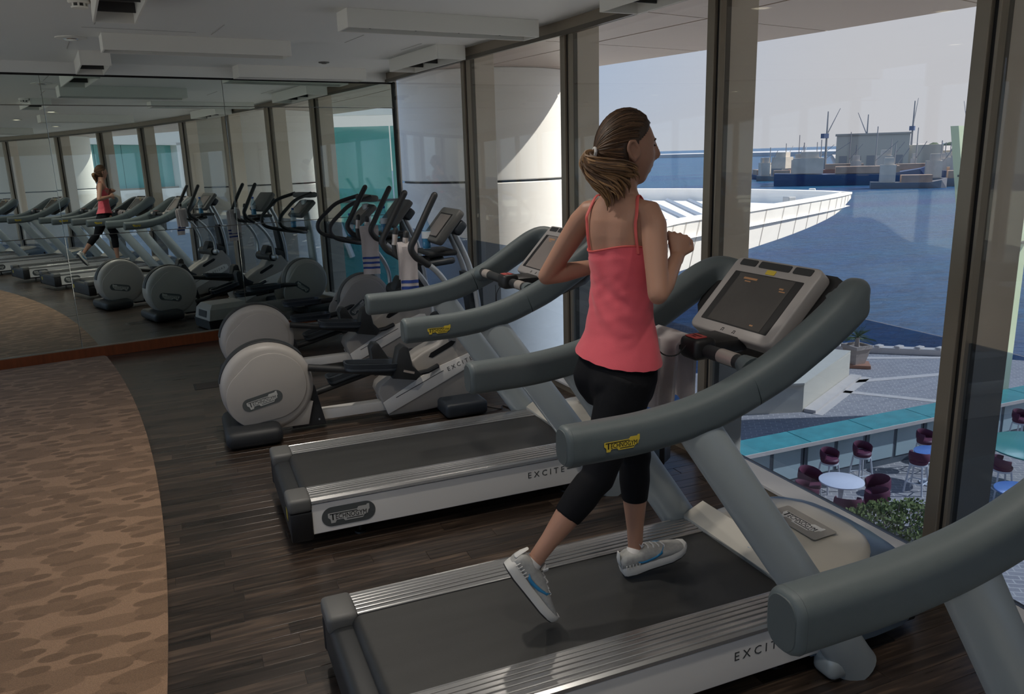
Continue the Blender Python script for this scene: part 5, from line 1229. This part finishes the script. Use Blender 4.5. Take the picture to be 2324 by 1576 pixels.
for k in range(230):
    a, c = random.choice(fam), random.choice(fam); t = random.random(); j = V3((random.gauss(0, .006), random.gauss(0, .006), random.gauss(0, .007)))
    pts = [T0]+[V3(p).lerp(V3(q), t)+j*min(1, (i+1)/2.5)+V3((random.gauss(0, .002), random.gauss(0, .002), random.gauss(0, .002))) for i, (p, q) in enumerate(zip(a, c))]
    L_ = random.uniform(.75, 1); P = catmull(pts, 3); P = P[:int(len(P)*L_)]
    n0 = len(tail.bm.verts)
    tail.tube([hd(*p)-RW for p in P], [lerp(.0052, .0022, i/len(P)) if i < len(P)-1 else .0006 for i in range(len(P))], 5, cap=False); tone(tail, n0)
o = tail.build('ponytail', M_TAIL, woman)
b = MB(); b.tube([hd(-.108+.003*math.sin(a), .004+.015*math.cos(a), -.010+.015*math.sin(a))-RW for a in [R(i*30) for i in range(13)]], .0050, 8); b.build('hair_tie', mat('white_tie', (.7, .68, .66), .6), woman)
# ---- camisole
cm = MB(); zs = [1.082+i*(1.43-1.082)/46 for i in range(47)]
rings = []
for z in zs:
    r = torso_ring(z, .0078 if z < 1.40 else .0055, 64, .0008+.0030*math.exp(-((z-1.29)/.07)**2)+.0012*math.exp(-((z-1.17)/.05)**2))
    _, cx, cy, a, b_, tau = torso_at(z); rr, ff = tw_dirs(tau)
    flare = .012*max(0, (1.16-z)/.08)
    out = []
    for i, p in enumerate(r):
        th = 2*math.pi*i/64; c_o = V3((cx, cy, z))-RW; v = p-c_o; v = v*(1+flare/max(.05, v.length))
        v.z += (.045*max(0, -math.sin(th))+.012*math.sin(2*th))*max(0, (z-1.33)/.10)+(-.018*math.cos(th)+.0012*math.sin(th*17))*max(0, (1.14-z)/.06)
        out.append(c_o+v)
    rings.append(out)
rings = rings+[[p.lerp(sum(rings[-1], V3())/64, .035) for p in rings[-1]], [p.lerp(sum(rings[-2], V3())/64, .05) for p in rings[-2]]]
inner = [[p.lerp(sum(rings[0], V3())/64, .04) for p in rings[1]], [p.lerp(sum(rings[0], V3())/64, .02) for p in rings[0]]]
cm.loft(inner+rings, cap=False); camo_ = cm.build('camisole', M_TOP, woman, True, 70)
b = MB(); b.tube([p for p in rings[46]]+[rings[46][0]], .0028, 6, cap=False); b.build('camisole_edge', M_STRAP, camo_)
def on_torso(z, thd, off):
    r = torso_ring(z, off, 72); return r[int(round(thd/5)) % 72]
for th0, th1, sh in ((28, 42, Rsh), (130, 128, Lsh)):
    top = V3((sh.x, sh.y, 0)).lerp(V3((1.264, 2.182, 0)), .40); top.z = 1.590
    fr = on_torso(1.50, 360-th1, .006)
    P = catmull([on_torso(1.418, th0, .006), on_torso(1.46, th0+(th1-th0)*.5, .006), on_torso(1.505, th1, .007), on_torso(1.535, th1, .010), top-RW, fr, on_torso(1.465, 360-th0, .006)], 6)
    b = MB(); b.tube(P, [(.0055, .0018)]*len(P), 8, side=tw_dirs(27)[0]); b.build('strap', M_STRAP, camo_)
# ---- leggings
lg = MB(); lg.loft([torso_ring(z, .004) for z in [.925+i*.0155 for i in range(15)]])
def cutleg(h, k, a, fr):
    P = leg_path(h, k, a); keep = [p-RW for p in P[:8]]; keep[-1] = k.lerp(a, fr)-RW; rr = [x+.0035 for x in LEGR[:8]]
    lg.tube(keep, rr, 22)
cutleg(Lhip, Lkn, Lan, .50); cutleg(Rhip, Rkn, Ran, .52)
lo = lg.build('leggings', M_LEG, woman); md = lo.modifiers.new('fuse', 'REMESH'); md.mode = 'VOXEL'; md.voxel_size = .006; md.use_smooth_shade = True
ms = lo.modifiers.new('soften', 'SMOOTH'); ms.factor = .5; ms.iterations = 6; apply_mods(lo)
# ---- shoes
def shoe(M, side):
    root = None
    S_ = [(0, .024, .070, .030), (.012, .031, .082, .026), (.035, .0345, .088, .026), (.065, .036, .083, .026), (.095, .0375, .082, .025), (.12, .0400, .078, .024), (.15, .0435, .066, .023), (.18, .0455, .056, .022), (.21, .043, .047, .022), (.235, .035, .040, .023), (.250, .018, .034, .026)]
    up = MB(); rings = []
    for x, hw, zt, zb in S_:
        zc = (zt+zb)/2; hh = (zt-zb)/2
        rings.append([M @ V3((x, hw*math.copysign(abs(math.cos(a))**.75, math.cos(a)), zc+hh*math.copysign(abs(math.sin(a))**.8, math.sin(a)))) for a in [2*math.pi*i/20 for i in range(20)]])
    up.loft(rings); so_ = up.build('shoe', M_SHOE, woman, True, 60)
    out = [(0, .022), (.01, .031), (.04, .036), (.09, .036), (.13, .041), (.18, .0475), (.215, .0445), (.24, .034), (.256, .014)]
    poly = [(x, w) for x, w in out]+[(x, -w) for x, w in reversed(out)]
    lift = lambda x: .010*max(0, (x-.17)/.085)**2+.004*max(0, (.04-x)/.04)
    b = MB(); b.loft([[M @ V3((x*.985+.001, y*.93, lift(x)+.003)) for x, y in poly], [M @ V3((x, y, lift(x)+.012)) for x, y in poly], [M @ V3((x, y*1.02, lift(x)+.024)) for x, y in poly], [M @ V3((x*.99+.001, y*.94, lift(x)*.8+(.036 if x < .09 else .031))) for x, y in poly]]); b.build('sole', M_SOLE, so_, True, 50)
    b = MB(); b.loft([[M @ V3((x*.97+.003, y*.90, lift(x)-.001)) for x, y in poly], [M @ V3((x*.985+.001, y*.94, lift(x)+.004)) for x, y in poly]]); b.build('outsole', M_OUTS, so_, True, 50)
    b = MB(); b.tube([M @ V3(p) for p in ((-.002, 0, .050), (-.001, 0, .070), (.004, 0, .094))], [(.015, .004), (.014, .005), (.010, .003)], 8, side=M.to_3x3() @ V3((0, 1, 0)), roundcap=True); b.build('heel_tab', M_SOLE, so_)
    b = MB(); b.loft([[M @ V3(p) for p in r] for r in ([(.085, -.018, .083), (.085, .018, .083), (.085, .018, .088), (.085, -.018, .088)], [(.085, -.020, .098), (.085, .020, .098), (.078, .018, .108), (.078, -.018, .108)])]); b.build('tongue', M_SWOOSH if False else M_SOLE, so_, False)
    for k in range(4):
        x = .105+k*.020; zt = interp([(s[0], s[2]) for s in S_], x)
        b = MB(); b.tube([M @ V3(p) for p in ((x, -.026, zt-.012), (x+.006, -.012, zt+.001), (x+.004, .012, zt+.001), (x, .026, zt-.012))], .0028, 6); b.build('lace', M_LACE, so_)
    b = MB()
    for q in (-1, 1): b.tube([M @ V3(p) for p in ((.10, 0, .086), (.098, q*.014, .102), (.088, q*.026, .106), (.085, q*.022, .092), (.10, q*.004, .087))], .0022, 6)
    b.build('lace_bow', M_LACE, so_)
    for q in (-1, 1):
        top = [(.055, .052), (.075, .046), (.10, .047), (.125, .052), (.150, .060), (.168, .066)]; bot = [(.055, .052), (.068, .038), (.09, .034), (.12, .040), (.148, .052), (.168, .066)]
        def sy(x, z):
            hw = interp([(s[0], s[1]) for s in S_], x); zt = interp([(s[0], s[2]) for s in S_], x); zb = .024; u = (z-(zt+zb)/2)/((zt-zb)/2); u = max(-.98, min(.98, u))
            return hw*max(.0, 1-abs(u)**2.4)**.38+.0018
        b = MB(); A_ = [M @ V3((x, q*sy(x, z), z)) for x, z in top]; B_ = [M @ V3((x, q*sy(x, z), z)) for x, z in bot]
        va = [b.bm.verts.new(p) for p in A_]; vb = [va[0]]+[b.bm.verts.new(p) for p in B_[1:-1]]+[va[-1]]
        for i in range(5):
            fs = [va[i], va[i+1], vb[i+1], vb[i]]; uq = []
            for w_ in fs:
                if w_ not in uq: uq.append(w_)
            b.bm.faces.new(uq)
        sw = b.build('swoosh', M_SWOOSH, so_, True, 60); k_ = sw.modifiers.new('t', 'SOLIDIFY'); k_.thickness = .0015; k_.offset = 0
    b = MB()
    for k in range(5): b.tube([M @ V3((.012+k*.012, -.0335-.001*k, .050-.001*k)), M @ V3((.009+k*.012, -.0335-.001*k, .034))], .0024, 5)
    b.build('heel_cage', M_SOLE, so_)
    return so_
def shoe_frame(heel, toe, up):
    x = (toe-heel).normalized(); y = up.cross(x).normalized(); return frame(heel-RW, x, y)
ml = shoe_frame(V3((1.305, 2.218, .256)), V3((1.552, 2.190, .312)), V3((0, 0, 1)))
shoe(ml, 1)
mr = shoe_frame(V3((.800, 2.085, .478)), V3((.938, 2.045, .262)), V3((.85, -.10, .50)))
shoe(mr, -1)
for (a, M) in ((Lan, ml), (Ran, mr)):     # socks closing the shoe opening
    top = a-RW; low = M @ V3((.055, 0, .060))
    b = MB(); b.tube([low, low.lerp(top, .45), low.lerp(top, .75)], [(.033, .030), (.031, .029), (.029, .028)], 16); b.build('sock', mat('white_sock', (.62, .60, .58), .9), woman)
    b = MB(); b.tube([low.lerp(top, .3), top, top+(top-low)*.25], [.027, .0255, .027], 16); b.build('ankle', M_SKIN, woman)
bpy.context.view_layer.update()
